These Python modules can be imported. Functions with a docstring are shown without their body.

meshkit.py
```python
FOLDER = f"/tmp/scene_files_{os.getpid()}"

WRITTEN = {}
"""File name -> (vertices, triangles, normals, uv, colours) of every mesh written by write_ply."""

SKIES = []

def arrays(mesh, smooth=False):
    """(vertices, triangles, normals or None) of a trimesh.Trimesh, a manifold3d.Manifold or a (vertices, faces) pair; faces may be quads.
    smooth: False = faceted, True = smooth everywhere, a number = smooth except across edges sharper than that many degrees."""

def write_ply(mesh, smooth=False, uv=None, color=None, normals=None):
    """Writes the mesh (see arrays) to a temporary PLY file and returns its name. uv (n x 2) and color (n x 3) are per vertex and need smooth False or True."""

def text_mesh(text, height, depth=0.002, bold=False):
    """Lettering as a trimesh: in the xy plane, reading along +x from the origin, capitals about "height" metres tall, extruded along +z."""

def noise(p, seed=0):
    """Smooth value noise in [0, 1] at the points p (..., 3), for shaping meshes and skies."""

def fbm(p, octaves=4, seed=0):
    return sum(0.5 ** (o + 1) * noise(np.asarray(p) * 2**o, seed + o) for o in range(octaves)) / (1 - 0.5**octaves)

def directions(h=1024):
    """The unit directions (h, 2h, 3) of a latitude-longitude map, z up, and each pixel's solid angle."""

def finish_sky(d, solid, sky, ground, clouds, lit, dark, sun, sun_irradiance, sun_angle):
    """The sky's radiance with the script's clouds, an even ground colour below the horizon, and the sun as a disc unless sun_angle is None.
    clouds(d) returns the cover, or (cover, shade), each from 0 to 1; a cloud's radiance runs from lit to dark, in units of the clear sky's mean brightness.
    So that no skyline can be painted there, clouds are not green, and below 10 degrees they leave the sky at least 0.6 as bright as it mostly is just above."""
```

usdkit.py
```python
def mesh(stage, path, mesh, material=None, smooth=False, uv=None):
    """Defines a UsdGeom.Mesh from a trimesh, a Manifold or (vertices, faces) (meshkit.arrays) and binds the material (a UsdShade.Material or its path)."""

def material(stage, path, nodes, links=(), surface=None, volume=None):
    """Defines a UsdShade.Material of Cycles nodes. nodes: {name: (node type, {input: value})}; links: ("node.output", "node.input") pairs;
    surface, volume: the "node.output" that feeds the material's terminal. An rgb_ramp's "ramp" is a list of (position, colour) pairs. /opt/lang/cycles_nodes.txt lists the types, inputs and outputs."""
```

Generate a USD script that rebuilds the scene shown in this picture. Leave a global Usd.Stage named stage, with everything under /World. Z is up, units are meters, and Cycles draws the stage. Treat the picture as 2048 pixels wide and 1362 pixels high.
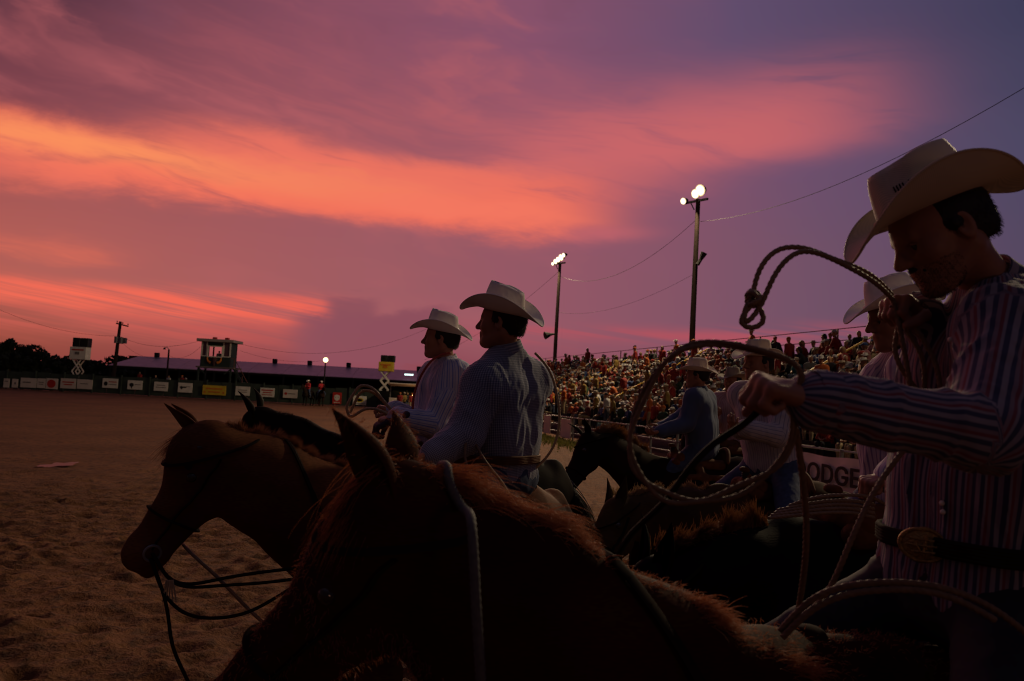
import math, random
import numpy as np
import trimesh
import usdkit, meshkit
from pxr import Gf, Sdf, Usd, UsdGeom, UsdLux, UsdShade, Vt

stage = Usd.Stage.CreateInMemory()
UsdGeom.SetStageUpAxis(stage, UsdGeom.Tokens.z)
UsdGeom.SetStageMetersPerUnit(stage, 1.0)
world = UsdGeom.Xform.Define(stage, '/World')
UsdGeom.Scope.Define(stage, '/World/Looks')
rng = random.Random(7)
nrng = np.random.default_rng(7)

# ------------------------------------------------------------------ camera
FPX, PITCH, ROLL, CAMZ = 1593.0, math.radians(3.9), math.radians(3.0), 2.0
fwd = np.array([0, math.cos(PITCH), math.sin(PITCH)])
r0 = np.array([1.0, 0, 0]); u0 = np.cross(r0, fwd)
cr = r0 * math.cos(ROLL) + u0 * math.sin(ROLL)
cu = -r0 * math.sin(ROLL) + u0 * math.cos(ROLL)
CAM = np.array([0, 0, CAMZ])
cam = UsdGeom.Camera.Define(stage, '/World/camera')
m = np.eye(4); m[0, :3] = cr; m[1, :3] = cu; m[2, :3] = -fwd; m[3, :3] = CAM
cam.AddTransformOp().Set(Gf.Matrix4d(m.tolist()))
APER = 23.6
cam.CreateHorizontalApertureAttr(APER)
cam.CreateVerticalApertureAttr(APER * 681 / 1024)
cam.CreateFocalLengthAttr(APER * FPX / 2048)
cam.CreateFStopAttr(3.2)
cam.CreateFocusDistanceAttr(3.9)
cam.CreateClippingRangeAttr(Gf.Vec2f(0.05, 20000))
cam.CreateExposureAttr(0.0)

def ray(px, py):
    d = fwd + cr * ((px - 1024) / FPX) + cu * ((681 - py) / FPX)
    return d
def W(px, py, d):
    """the point seen at a photo pixel, d metres along the view axis"""
    return CAM + ray(px, py) * d
def Wz(px, py, z):
    r = ray(px, py); return CAM + r * ((z - CAMZ) / r[2])
def proj(p):
    q = np.asarray(p, float) - CAM
    d = q @ fwd
    return 1024 + (q @ cr) / d * FPX, 681 - (q @ cu) / d * FPX, d
def lin(*c):
    c = np.array(c, float) / 255
    return tuple(np.where(c < .04045, c / 12.92, ((c + .055) / 1.055) ** 2.4))

# ------------------------------------------------------------------ sky and light
class G:
    """builds a node graph by expressions"""
    def __init__(s): s.n = {}; s.l = []; s.k = 0
    def node(s, kind, ins=None, **fixed):
        s.k += 1; nm = 'n%d' % s.k; fx = dict(fixed)
        for k, v in (ins or {}).items():
            if isinstance(v, str) and '.' in v: s.l.append((v, nm + '.' + k))
            else: fx[k] = v
        s.n[nm] = (kind, fx); return nm
    def m(s, op, a, b=0.0, c=0.0, clamp=False):
        return s.node('math', {'value1': a, 'value2': b, 'value3': c}, math_type=op, use_clamp=clamp) + '.value'
    def add(s, a, b): return s.m('add', a, b)
    def sub(s, a, b): return s.m('subtract', a, b)
    def mul(s, a, b): return s.m('multiply', a, b)
    def mix(s, f, a, b): return s.node('mix', {'fac': f, 'color1': a, 'color2': b}, mix_type='mix') + '.color'
    def ss(s, x, a, b, t0=0.0, t1=1.0):
        return s.node('map_range', {'value': x}, range_type='smoothstep', from_min=a, from_max=b, to_min=t0, to_max=t1, clamp=True) + '.result'
    def xyz(s, x, y, z): return s.node('combine_xyz', {'x': x, 'y': y, 'z': z}) + '.vector'
    def noise(s, vec, scale, detail=3, rough=.5, dist=0.0):
        return s.node('noise_texture', {'vector': vec}, scale=scale, detail=detail, roughness=rough, distortion=dist) + '.fac'
    def ramp(s, x, stops): return s.node('rgb_ramp', {'fac': x}, ramp=stops) + '.color'

def AE(px, py):
    d = ray(px, py); return math.degrees(math.atan2(d[0], d[1])), math.degrees(math.atan2(d[2], math.hypot(d[0], d[1])))

SKYK = 0.1
SUN_EL, SUN_AZ = math.radians(1.5), math.radians(-32)
g = G()
pos = g.node('texture_coordinate') + '.generated'
sep = g.node('separate_xyz', {'vector': pos})
X, Y, Z = sep + '.x', sep + '.y', sep + '.z'
az = g.mul(g.m('arctan2', X, Y), 57.29578)
hyp = g.m('sqrt', g.add(g.mul(X, X), g.mul(Y, Y)))
el = g.mul(g.m('arctan2', Z, hyp), 57.29578)
# slow drift of the cloud edges and fine wisps along them, both stretched sideways
warp = g.sub(g.noise(g.xyz(g.mul(az, .055), g.mul(el, .16), 3.1), 1.0, 3, .55), .5)
warp2 = g.sub(g.noise(g.xyz(g.mul(az, .16), g.mul(el, .5), 9.7), 1.0, 7, .66, .4), .5)
tilt = math.radians(-7)
ca, sa = math.cos(tilt), math.sin(tilt)
along = g.add(g.mul(az, ca), g.mul(el, sa)); acro = g.sub(g.mul(el, ca), g.mul(az, sa))
streak = g.noise(g.xyz(g.mul(along, .09), g.add(g.mul(acro, .75), g.mul(warp, 3.0)), 1.7), 1.0, 6, .6, .3)
elw = g.add(g.add(el, g.mul(warp, 3.2)), g.mul(warp2, 1.5))
azn = g.add(g.mul(az, 1 / 360.), .5)
def azr(*st):
    st = list(st)
    back = lin(25, 24, 35)
    stops = [(0, back), (.5 - 130 / 360, lin(33, 28, 38))] + [(.5 + a / 360, lin(*c)) for a, c in st] + [(.5 + 130 / 360, lin(30, 30, 44)), (1, back)]
    return g.ramp(azn, stops)
c0 = azr((-75, (62, 28, 36)), (-33, (120, 46, 58)), (-10, (138, 62, 78)), (10, (140, 72, 88)), (33, (112, 62, 84)), (75, (38, 30, 42)))
c1 = azr((-75, (70, 38, 46)), (-33, (172, 84, 84)), (-10, (160, 88, 98)), (5, (146, 84, 102)), (20, (116, 80, 104)), (33, (86, 70, 98)), (75, (34, 32, 48)))
c2 = azr((-75, (56, 34, 46)), (-33, (126, 62, 76)), (-10, (154, 84, 98)), (5, (150, 84, 106)), (20, (110, 78, 110)), (33, (76, 70, 100)), (75, (32, 32, 50)))
c3 = azr((-75, (42, 30, 42)), (-33, (74, 42, 60)), (-15, (140, 76, 96)), (0, (138, 80, 108)), (15, (98, 76, 110)), (33, (62, 60, 90)), (75, (30, 32, 50)))
col = g.mix(g.ss(elw, .0, 5.5), c0, c1)
col = g.mix(g.ss(elw, 8.0, 18.0), col, c2)
col = g.mix(g.ss(elw, 16.5, 24.5), col, c3)
col = g.mix(g.ss(el, 30.0, 65.0), col, lin(66, 60, 82))
# mottled mid-level cloud: paler pink billows and greyer hollows, fading away from the sunset
mott = g.noise(g.xyz(g.add(g.mul(along, .11), g.mul(warp2, .5)), g.add(g.mul(acro, .30), g.mul(warp, 1.2)), 5.3), 1.0, 4, .52, .35)
side = g.mul(g.ss(az, -120., -40.), g.ss(az, -6., 16., 1.0, .0))
col = g.mix(g.mul(g.mul(g.ss(mott, .48, .80, 0.0, .6), side), g.ss(el, 9.0, 14.0, .35, 1.0)), col, lin(196, 98, 102))
col = g.mix(g.mul(g.ss(mott, .22, .50, .55, 0.0), g.mul(side, g.ss(el, 9.0, 15.0, .0, .9))), col, lin(116, 68, 90))
fine = g.noise(g.xyz(g.mul(along, .035), g.mul(acro, 1.5), 2.2), 1.0, 5, .62, .2)

def band(p0, p1, up, dn, colr, k, wob=1.0, tex=(.35, .62), endp=4.0, soft=1.0, lines=False, small=1.6):
    """a lit sheet of cloud between two places of the sky: p0, p1 its axis, up / dn how far it fades above / below"""
    global col
    (a0, e0), (a1, e1) = AE(*p0), AE(*p1)
    L = math.hypot(a1 - a0, e1 - e0); ux, uy = (a1 - a0) / L, (e1 - e0) / L
    cx, cy = (a0 + a1) / 2, (e0 + e1) / 2
    dx = g.sub(az, cx); dy = g.sub(g.add(el, g.mul(g.add(g.mul(warp, 3.2), g.mul(warp2, small)), wob)), cy)
    t = g.mul(g.add(g.mul(dx, ux), g.mul(dy, uy)), 2 / L)
    n = g.sub(g.mul(dy, ux), g.mul(dx, uy))
    upd, dnd = up * FPX ** -1 * 57.3, dn * FPX ** -1 * 57.3
    # fades softly above, more sharply below
    a = g.m('maximum', g.mul(n, 1 / upd), 0.0); b = g.m('maximum', g.mul(n, -1 / dnd), 0.0)
    q = g.add(g.mul(a, a), g.mul(b, b))
    w = g.m('exponent', g.mul(g.m('power', q, soft), -1.0))
    te = g.m('exponent', g.mul(g.m('power', g.m('absolute', t), endp), -1.0))
    w = g.mul(g.mul(w, te), g.ss(fine if lines else streak, tex[0], tex[1], .12 if lines else .35 if tex[0] > -1 else 1, 1.0))
    col = g.mix(g.m('multiply', w, k, clamp=True), col, lin(*colr))
band((300, 120), (1080, 260), 90, 80, (190, 92, 98), .45, 1.6, (.35, .65), 4)
band((960, 335), (1760, 236), 110, 40, (206, 100, 104), .95, .5, (.2, .55), 4, 1.3)
band((1000, 395), (1400, 345), 60, 40, (206, 100, 102), .6, 1.0, (.3, .6), 3)
band((-300, 240), (1200, 432), 62, 44, (248, 110, 86), 1.0, .9, (.26, .50), 8, 1.9, False, 2.6)
band((-250, 212), (900, 385), 22, 30, (255, 142, 86), .95, .9, (.25, .5), 6, 1.0)
band((330, 268), (1130, 385), 36, 56, (242, 112, 92), .9, 1.0, (.25, .55), 5, 1.2)
band((700, 400), (1180, 446), 22, 18, (250, 118, 92), .8, 1.2, (.3, .55), 4, 1.0)
band((-250, 300), (420, 352), 12, 10, (168, 84, 88), .6, 1.8, (.45, .62), 4)
band((-200, 480), (260, 508), 20, 12, (222, 100, 82), .75, 1.0, (.35, .62), 4)
band((-250, 560), (700, 624), 26, 30, (244, 96, 80), 1.0, .45, (.36, .58), 10, 1.5, True)
band((-250, 618), (620, 668), 24, 30, (196, 78, 80), .8, .45, (.36, .6), 6, 1.0, True)
band((1120, 470), (1290, 468), 14, 14, (196, 96, 106), .7, .5, (-9, -8), 2)
band((900, 664), (1760, 664), 16, 18, (184, 78, 92), .8, .4, (.36, .6), 6, 1.0, True)
band((655, 668), (760, 664), 80, 60, (142, 76, 92), 1.0, .9, (-9, -8), 6, 5.0, False, 3.4)
band((590, 690), (900, 676), 64, 60, (140, 74, 92), 1.0, .9, (-9, -8), 8, 5.0, False, 3.4)
g2 = g.node('sky_texture', {}, sky_type='single_scattering', sun_disc=False, sun_elevation=SUN_EL, sun_rotation=SUN_AZ, air_density=1.0, aerosol_density=1.5)
# dust in the air greys the colours a little
grey = g.node('rgb_to_bw', {'color': col}) + '.val'
col = g.mix(.05, col, g.node('combine_color', {'r': g.mul(grey, 1.08), 'g': g.mul(grey, 1.0), 'b': g.mul(grey, .98)}, color_type='rgb') + '.color')
cloud = g.node('vector_math', {'vector1': col}, math_type='scale', scale=1 / SKYK) + '.vector'
fin = g.mix(.97, g2 + '.color', cloud)
# the sky below the horizon: dark land
fin = g.mix(g.ss(el, -2.0, -.2, 1.0, 0.0), fin, (.12, .08, .07))
bg = g.node('background_shader', {'color': fin}, strength=SKYK)
dome = UsdLux.DomeLight.Define(stage, '/World/sky')
dome.CreateIntensityAttr(1.0)
skym = usdkit.material(stage, '/World/Looks/dusk_sky', g.n, g.l, surface=bg + '.background')
UsdShade.MaterialBindingAPI.Apply(dome.GetPrim()).Bind(skym)
dome.GetPrim().SetCustomDataByKey('kind', 'structure')
sun = UsdLux.DistantLight.Define(stage, '/World/sun')
sun.CreateIntensityAttr(0.02)
sun.CreateAngleAttr(10.0)
sun.CreateNormalizeAttr(True)
sun.CreateColorAttr(Gf.Vec3f(1.0, .45, .3))
# the sun has just set behind the cloud at the left: its last glow comes level from there
sun.AddRotateXYZOp().Set(Gf.Vec3f(90 - math.degrees(SUN_EL), 0, -math.degrees(SUN_AZ)))
# ------------------------------------------------------------------ helpers: prims, names, materials
used = {}
def numbered(parent, name):
    k = (parent, name); n = used.get(k, 0); used[k] = n + 1
    return f'{parent}/{name}' + (f'_{n:03d}' if n else '')
def setd(p, **kw):
    for k, v in kw.items():
        if v: p.SetCustomDataByKey(k, v)
def thing(name, label, cat, loc=(0, 0, 0), rz=0.0, group=None, kind=None):
    path = numbered('/World', name)
    x = UsdGeom.Xform.Define(stage, path)
    x.AddTranslateOp().Set(Gf.Vec3d(*map(float, loc)))
    if rz: x.AddRotateZOp().Set(math.degrees(rz))
    setd(x.GetPrim(), label=label, category=cat, group=group, kind=kind)
    x.GetPrim().SetCustomDataByKey('label', label)
    return T(path, np.array(loc, float), rz)
class T:
    """a thing (or part) that takes world-space meshes as its parts"""
    def __init__(s, path, loc, rz): s.path, s.loc, s.rz = path, loc, rz
    def local(s, v):
        v = np.asarray(v, float) - s.loc
        if s.rz:
            c, q = math.cos(-s.rz), math.sin(-s.rz)
            v = np.stack([v[:, 0] * c - v[:, 1] * q, v[:, 0] * q + v[:, 1] * c, v[:, 2]], 1)
        return v
    def part(s, name, mesh, mat, smooth=30, label=None, pv=None, kind=None):
        path = numbered(s.path, name)
        v, f, n = meshkit.arrays(mesh, smooth if not pv else True)
        m = define(path, s.local(v), f, (n if not s.rz else s.local(n + s.loc)) if n is not None else None, mat, pv)
        setd(m.GetPrim(), label=label, kind=kind)
        return T(path, s.loc, s.rz)
    def curves(s, name, strands, width, mat, tip=.2):
        path = numbered(s.path, name)
        return curves(path, [s.local(q) for q in strands], width, mat, tip)
def define(path, v, f, n, mat, pv=None):
    m = UsdGeom.Mesh.Define(stage, path)
    m.CreatePointsAttr(Vt.Vec3fArray.FromNumpy(np.ascontiguousarray(v, np.float32)))
    m.CreateFaceVertexCountsAttr(Vt.IntArray.FromNumpy(np.full(len(f), f.shape[1], np.int32)))
    m.CreateFaceVertexIndicesAttr(Vt.IntArray.FromNumpy(np.ascontiguousarray(f, np.int32).ravel()))
    m.CreateSubdivisionSchemeAttr('none')
    if n is not None:
        m.CreateNormalsAttr(Vt.Vec3fArray.FromNumpy(np.ascontiguousarray(n, np.float32))); m.SetNormalsInterpolation('vertex')
    for k, val in (pv or {}).items():
        val = np.asarray(val)
        tp = Sdf.ValueTypeNames.FloatArray if val.ndim == 1 else Sdf.ValueTypeNames.Color3fArray
        a = UsdGeom.PrimvarsAPI(m).CreatePrimvar(k, tp, 'vertex')
        a.Set(Vt.FloatArray.FromNumpy(val.astype(np.float32)) if val.ndim == 1 else Vt.Vec3fArray.FromNumpy(val.astype(np.float32)))
    UsdShade.MaterialBindingAPI.Apply(m.GetPrim()).Bind(UsdShade.Material.Get(stage, mat))
    return m
def solo(name, mesh, mat, label=None, cat=None, group=None, kind=None, smooth=30, pv=None):
    path = numbered('/World', name)
    v, f, n = meshkit.arrays(mesh, smooth if not pv else True)
    m = define(path, v, f, n, mat, pv)
    setd(m.GetPrim(), label=label, category=cat, group=group, kind=kind)
    return m
def curves(path, strands, width, mat, tip=.2):
    c = UsdGeom.BasisCurves.Define(stage, path)
    pts = np.concatenate(strands).astype(np.float32)
    c.CreateTypeAttr('linear')
    c.CreatePointsAttr(Vt.Vec3fArray.FromNumpy(pts))
    c.CreateCurveVertexCountsAttr(Vt.IntArray.FromNumpy(np.array([len(q) for q in strands], np.int32)))
    w = np.concatenate([np.linspace(1, tip, len(q)) * width for q in strands]).astype(np.float32)
    c.CreateWidthsAttr(Vt.FloatArray.FromNumpy(w)); c.SetWidthsInterpolation('vertex')
    UsdShade.MaterialBindingAPI.Apply(c.GetPrim()).Bind(UsdShade.Material.Get(stage, mat))
    return c

LK = '/World/Looks/'
def mat(name, base, rough=.8, var=.25, scale=6.0, bump=0.0, bscale=60.0, metal=0.0, spec=.3, sheen=0.0, dark=None, trans=None, coord='pos'):
    """a surface with a mottled tone and fine relief"""
    q = G(); b = np.array(base, float)
    p = q.node('geometry') + '.position' if coord == 'pos' else q.node('texture_coordinate') + '.object'
    n = q.noise(p, scale, 4, .6)
    lo = tuple(np.clip(b * (1 - var), 0, 1)) if dark is None else dark
    colr = q.ramp(n, [(.3, lo), (.7, tuple(np.clip(b * (1 + var), 0, 1)))])
    ins = {'base_color': colr}
    if bump:
        ins['normal'] = q.node('bump', {'height': q.noise(p, bscale, 3, .6)}, strength=bump, distance=.01) + '.normal'
    s = q.node('principled_bsdf', ins, roughness=rough, metallic=metal, specular_ior_level=spec, sheen_weight=sheen, sheen_roughness=.4) + '.BSDF'
    if trans:
        t = q.node('translucent_bsdf', {'color': colr}) + '.BSDF'
        s = q.node('mix_closure', {'closure1': s, 'closure2': t}, fac=trans) + '.closure'
    usdkit.material(stage, LK + name, q.n, q.l, surface=s)
    return LK + name
def emis(name, colr, k):
    q = G(); s = q.node('emission', {}, color=colr, strength=k) + '.emission'
    usdkit.material(stage, LK + name, q.n, q.l, surface=s); return LK + name

# ------------------------------------------------------------------ helpers: meshes
def N(v): v = np.asarray(v, float); return v / np.linalg.norm(v)
def cat(*ms):
    V, F, n = [], [], 0
    for q in ms:
        v, f, _ = meshkit.arrays(q, False)
        V.append(v); F.append(f + n); n += len(v)
    return np.concatenate(V), np.concatenate(F)
def box(c, s, R=None):
    b = trimesh.creation.box(s); v = np.array(b.vertices)
    if R is not None: v = v @ np.asarray(R).T
    return v + np.asarray(c, float), np.array(b.faces)
def cbox(c, s, ch=.01, R=None):
    """box with chamfered edges"""
    s = np.array(s, float) / 2; ch = min(ch, s.min() * .45); p = []
    for sx in (-1, 1):
        for sy in (-1, 1):
            for sz in (-1, 1):
                for k in range(3):
                    q = s.copy() - ch; q[k] = s[k]; p.append(q * (sx, sy, sz))
    h = trimesh.convex.convex_hull(np.array(p)); v = np.array(h.vertices)
    if R is not None: v = v @ np.asarray(R).T
    return v + np.asarray(c, float), np.array(h.faces)
def frame(d, up=(0, 0, 1)):
    d = N(d); up = np.asarray(up, float)
    if abs(d @ N(up)) > .98: up = np.array([1.0, 0, 0])
    x = N(np.cross(up, d)); return np.stack([x, np.cross(d, x), d], 1)
def tube(path, r, sides=8, closed=False, caps=True, twist=None, up=(0, 0, 1), flat=1.0):
    """tube along points; r number or per-point; twist=(strands, pitch, depth) lays rope strands; flat squashes (strap)"""
    P = np.asarray(path, float); n = len(P)
    if closed: tan = np.roll(P, -1, 0) - np.roll(P, 1, 0)
    else: tan = np.gradient(P, axis=0)
    tan /= np.maximum(np.linalg.norm(tan, axis=1, keepdims=True), 1e-9)
    x = np.empty_like(P); u = frame(tan[0], up)[:, 0]
    for i in range(n):
        u = u - tan[i] * (u @ tan[i]); u /= max(np.linalg.norm(u), 1e-9); x[i] = u
    y = np.cross(tan, x)
    a = np.arange(sides) / sides * 2 * np.pi
    R = np.broadcast_to(np.asarray(r, float).reshape(-1, 1) if np.ndim(r) else np.array([[r]]), (n, sides)).copy()
    if twist:
        s = np.concatenate([[0], np.cumsum(np.linalg.norm(np.diff(P, axis=0), axis=1))])
        R *= 1 + twist[2] * np.abs(np.cos(twist[0] / 2 * (a[None] - 2 * np.pi * s[:, None] / twist[1]))) - twist[2] / 2
    v = P[:, None] + R[..., None] * (x[:, None] * np.cos(a)[None, :, None] + y[:, None] * (np.sin(a) * flat)[None, :, None])
    i, j = np.meshgrid(np.arange(n if closed else n - 1), np.arange(sides), indexing='ij')
    i2, j2 = (i + 1) % n, (j + 1) % sides
    f = np.stack([i * sides + j, i * sides + j2, i2 * sides + j2, i2 * sides + j], -1).reshape(-1, 4)
    f = np.vstack([f[:, [0, 1, 2]], f[:, [0, 2, 3]]]); v = v.reshape(-1, 3)
    if caps and not closed:
        k = len(v); v = np.vstack([v, P[:1], P[-1:]]); j = np.arange(sides); e = (n - 1) * sides
        f = np.vstack([f, np.stack([np.full(sides, k), (j + 1) % sides, j], 1), np.stack([np.full(sides, k + 1), e + j, e + (j + 1) % sides], 1)])
    return v, f
def spline(pts, n, closed=False):
    P = np.asarray(pts, float)
    from scipy.interpolate import CubicSpline
    if closed: P = np.vstack([P, P[:1]])
    s = np.concatenate([[0], np.cumsum(np.linalg.norm(np.diff(P, axis=0), axis=1))])
    c = CubicSpline(s, P, bc_type='periodic' if closed else 'natural')
    return c(np.linspace(0, s[-1], n, endpoint=not closed))
def bar(a, b, w, h=None, up=(0, 0, 1)):
    a, b = np.asarray(a, float), np.asarray(b, float)
    return box((a + b) / 2, (w, h or w, np.linalg.norm(b - a)), frame(b - a, up))
def cyl(a, b, r, r2=None, sides=10):
    a, b = np.asarray(a, float), np.asarray(b, float)
    return tube([a, b], [r, r if r2 is None else r2], sides)
def grid(P):
    n, k = P.shape[:2]; i, j = np.meshgrid(np.arange(n - 1), np.arange(k - 1), indexing='ij')
    f = np.stack([i * k + j, (i + 1) * k + j, (i + 1) * k + j + 1, i * k + j + 1], -1).reshape(-1, 4)
    return P.reshape(-1, 3), np.vstack([f[:, [0, 1, 2]], f[:, [0, 2, 3]]])

# implicit bodies: rounded cones, ellipsoids and blobs joined smoothly, then skinned
def RC(a, b, ra, rb, k=.03, op='u', sq=None): return ('rc', np.asarray(a, float), np.asarray(b, float), ra, rb, k, op, sq)
def SP(c, r, k=.03, op='u', sq=None): return ('rc', np.asarray(c, float), np.asarray(c, float), r, r, k, op, sq)
def EL(c, r, R=None, k=.03, op='u'): return ('el', np.asarray(c, float), np.asarray(r, float), np.eye(3) if R is None else np.asarray(R, float), 0, k, op, None)
def sdf_mesh(prims, h, clip=None):
    lo, hi = np.full(3, 1e9), np.full(3, -1e9)
    for p in prims:
        if p[6] != 'u': continue
        if p[0] == 'rc': r = max(p[3], p[4]); a, b = np.minimum(p[1], p[2]) - r, np.maximum(p[1], p[2]) + r
        else: r = max(p[2]); a, b = p[1] - r, p[1] + r
        lo, hi = np.minimum(lo, a), np.maximum(hi, b)
    lo -= 3 * h; hi += 3 * h
    n = np.ceil((hi - lo) / h).astype(int) + 1
    ax = [(lo[k] + np.arange(n[k]) * h).astype(np.float32) for k in range(3)]
    D = np.full(n, 1.0, np.float32)
    for p in prims:
        k = p[5]
        if p[0] == 'rc': r = max(p[3], p[4]); a, b = np.minimum(p[1], p[2]) - r, np.maximum(p[1], p[2]) + r
        else: r = max(p[2]); a, b = p[1] - r, p[1] + r
        pad = 2 * k + 3 * h
        i0 = np.clip(np.floor((a - pad - lo) / h).astype(int), 0, n - 1); i1 = np.clip(np.ceil((b + pad - lo) / h).astype(int) + 1, 1, n)
        if (i1 <= i0).any(): continue
        sl = tuple(slice(i0[q], i1[q]) for q in range(3))
        Q = np.stack(np.meshgrid(*[ax[q][sl[q]] for q in range(3)], indexing='ij'), -1)
        if p[0] == 'rc':
            A, B = p[1], p[2]; ra, rb = p[3], p[4]
            if p[7] is not None:       # squash: the cross-section is narrower along direction l by factor s
                l, s = np.asarray(p[7][0], np.float32), p[7][1]
                Q = Q - A.astype(np.float32); Q = Q + (Q @ l)[..., None] * (s - 1) * l; BA = B - A; BA = BA + (BA @ l) * (s - 1) * l
            else: Q = Q - A.astype(np.float32); BA = B - A
            BA = BA.astype(np.float32); L2 = float(BA @ BA)
            if L2 < 1e-12: d = np.linalg.norm(Q, axis=-1) - ra
            else:
                t = np.clip((Q @ BA) / L2, 0, 1); d = np.linalg.norm(Q - t[..., None] * BA, axis=-1) - (ra + (rb - ra) * t)
            if p[7] is not None: d = d / (1 + (p[7][1] - 1) * .35)
        else:
            q = (Q - p[1].astype(np.float32)) @ p[3].astype(np.float32) / p[2].astype(np.float32)
            k0 = np.linalg.norm(q, axis=-1); k1 = np.linalg.norm(q / p[2].astype(np.float32), axis=-1)
            d = k0 * (k0 - 1) / np.maximum(k1, 1e-6)
        c = D[sl]
        if p[6] == 'u':
            hh = np.maximum(k - np.abs(c - d), 0) / k; D[sl] = np.minimum(c, d) - hh * hh * k * .25
        else:
            d = -d; hh = np.maximum(k - np.abs(c - d), 0) / k; D[sl] = np.maximum(c, d) + hh * hh * k * .25
    if clip is not None:
        Q = np.stack(np.meshgrid(*ax, indexing='ij'), -1); D = np.maximum(D, clip(Q))
        D[0], D[-1], D[:, 0], D[:, -1], D[:, :, 0], D[:, :, -1] = 1, 1, 1, 1, 1, 1
    return surface(D, lo, h)
def surface(D, lo, h):
    """naive surface nets"""
    S = D < 0
    cs = [(a, b, c) for a in (0, 1) for b in (0, 1) for c in (0, 1)]
    nx, ny, nz = D.shape
    cnt = sum(S[a:nx - 1 + a, b:ny - 1 + b, c:nz - 1 + c].astype(np.int8) for a, b, c in cs)
    I = np.argwhere((cnt > 0) & (cnt < 8))
    idx = np.full((nx - 1, ny - 1, nz - 1), -1, np.int64); idx[tuple(I.T)] = np.arange(len(I))
    vals = {c: D[I[:, 0] + c[0], I[:, 1] + c[1], I[:, 2] + c[2]] for c in cs}
    acc = np.zeros((len(I), 3)); num = np.zeros(len(I))
    for i, a in enumerate(cs):
        for b in cs[i + 1:]:
            if sum(abs(x - y) for x, y in zip(a, b)) != 1: continue
            va, vb = vals[a], vals[b]; cross = (va < 0) != (vb < 0)
            t = np.where(cross, va / np.where(cross, va - vb, 1), 0)
            acc += np.where(cross[:, None], np.array(a) + t[:, None] * (np.array(b) - np.array(a)), 0); num += cross
    V = (I + acc / num[:, None]) * h + lo
    F = []
    for ax in range(3):
        e = [0, 0, 0]; e[ax] = 1
        A = S[:nx - e[0], :ny - e[1], :nz - e[2]]; B = S[e[0]:, e[1]:, e[2]:]
        E = np.argwhere(A != B); u, w = (ax + 1) % 3, (ax + 2) % 3
        E = E[(E[:, u] > 0) & (E[:, w] > 0)]
        inn = A[tuple(E.T)]
        def c(du, dw):
            q = E.copy(); q[:, u] -= du; q[:, w] -= dw; return idx[tuple(q.T)]
        f = np.stack([c(1, 1), c(0, 1), c(0, 0), c(1, 0)], 1)
        f = np.where(inn[:, None], f, f[:, ::-1]); F.append(f)
    F = np.concatenate(F)
    F = F[(F >= 0).all(1)]
    return V, np.vstack([F[:, [0, 1, 2]], F[:, [0, 2, 3]]])
def relax(mesh, it=2):
    """light smoothing of a skinned body"""
    v, f = mesh; import scipy.sparse as sp
    n = len(v); e = np.vstack([f[:, [0, 1]], f[:, [1, 2]], f[:, [2, 0]]])
    A = sp.coo_matrix((np.ones(len(e)), (e[:, 0], e[:, 1])), (n, n)).tocsr(); A = A + A.T
    Dg = sp.diags(1 / np.maximum(np.asarray(A.sum(1)).ravel(), 1))
    M = Dg @ A
    for _ in range(it):
        v = v + .5 * (M @ v - v); v = v - .51 * (M @ v - v)
    return v, f
def vnormals(mesh):
    _, _, n = meshkit.arrays(mesh, True); return n
def fbm(p, octv=3, seed=0): return meshkit.fbm(np.asarray(p, float), octv, seed) - .5
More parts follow.
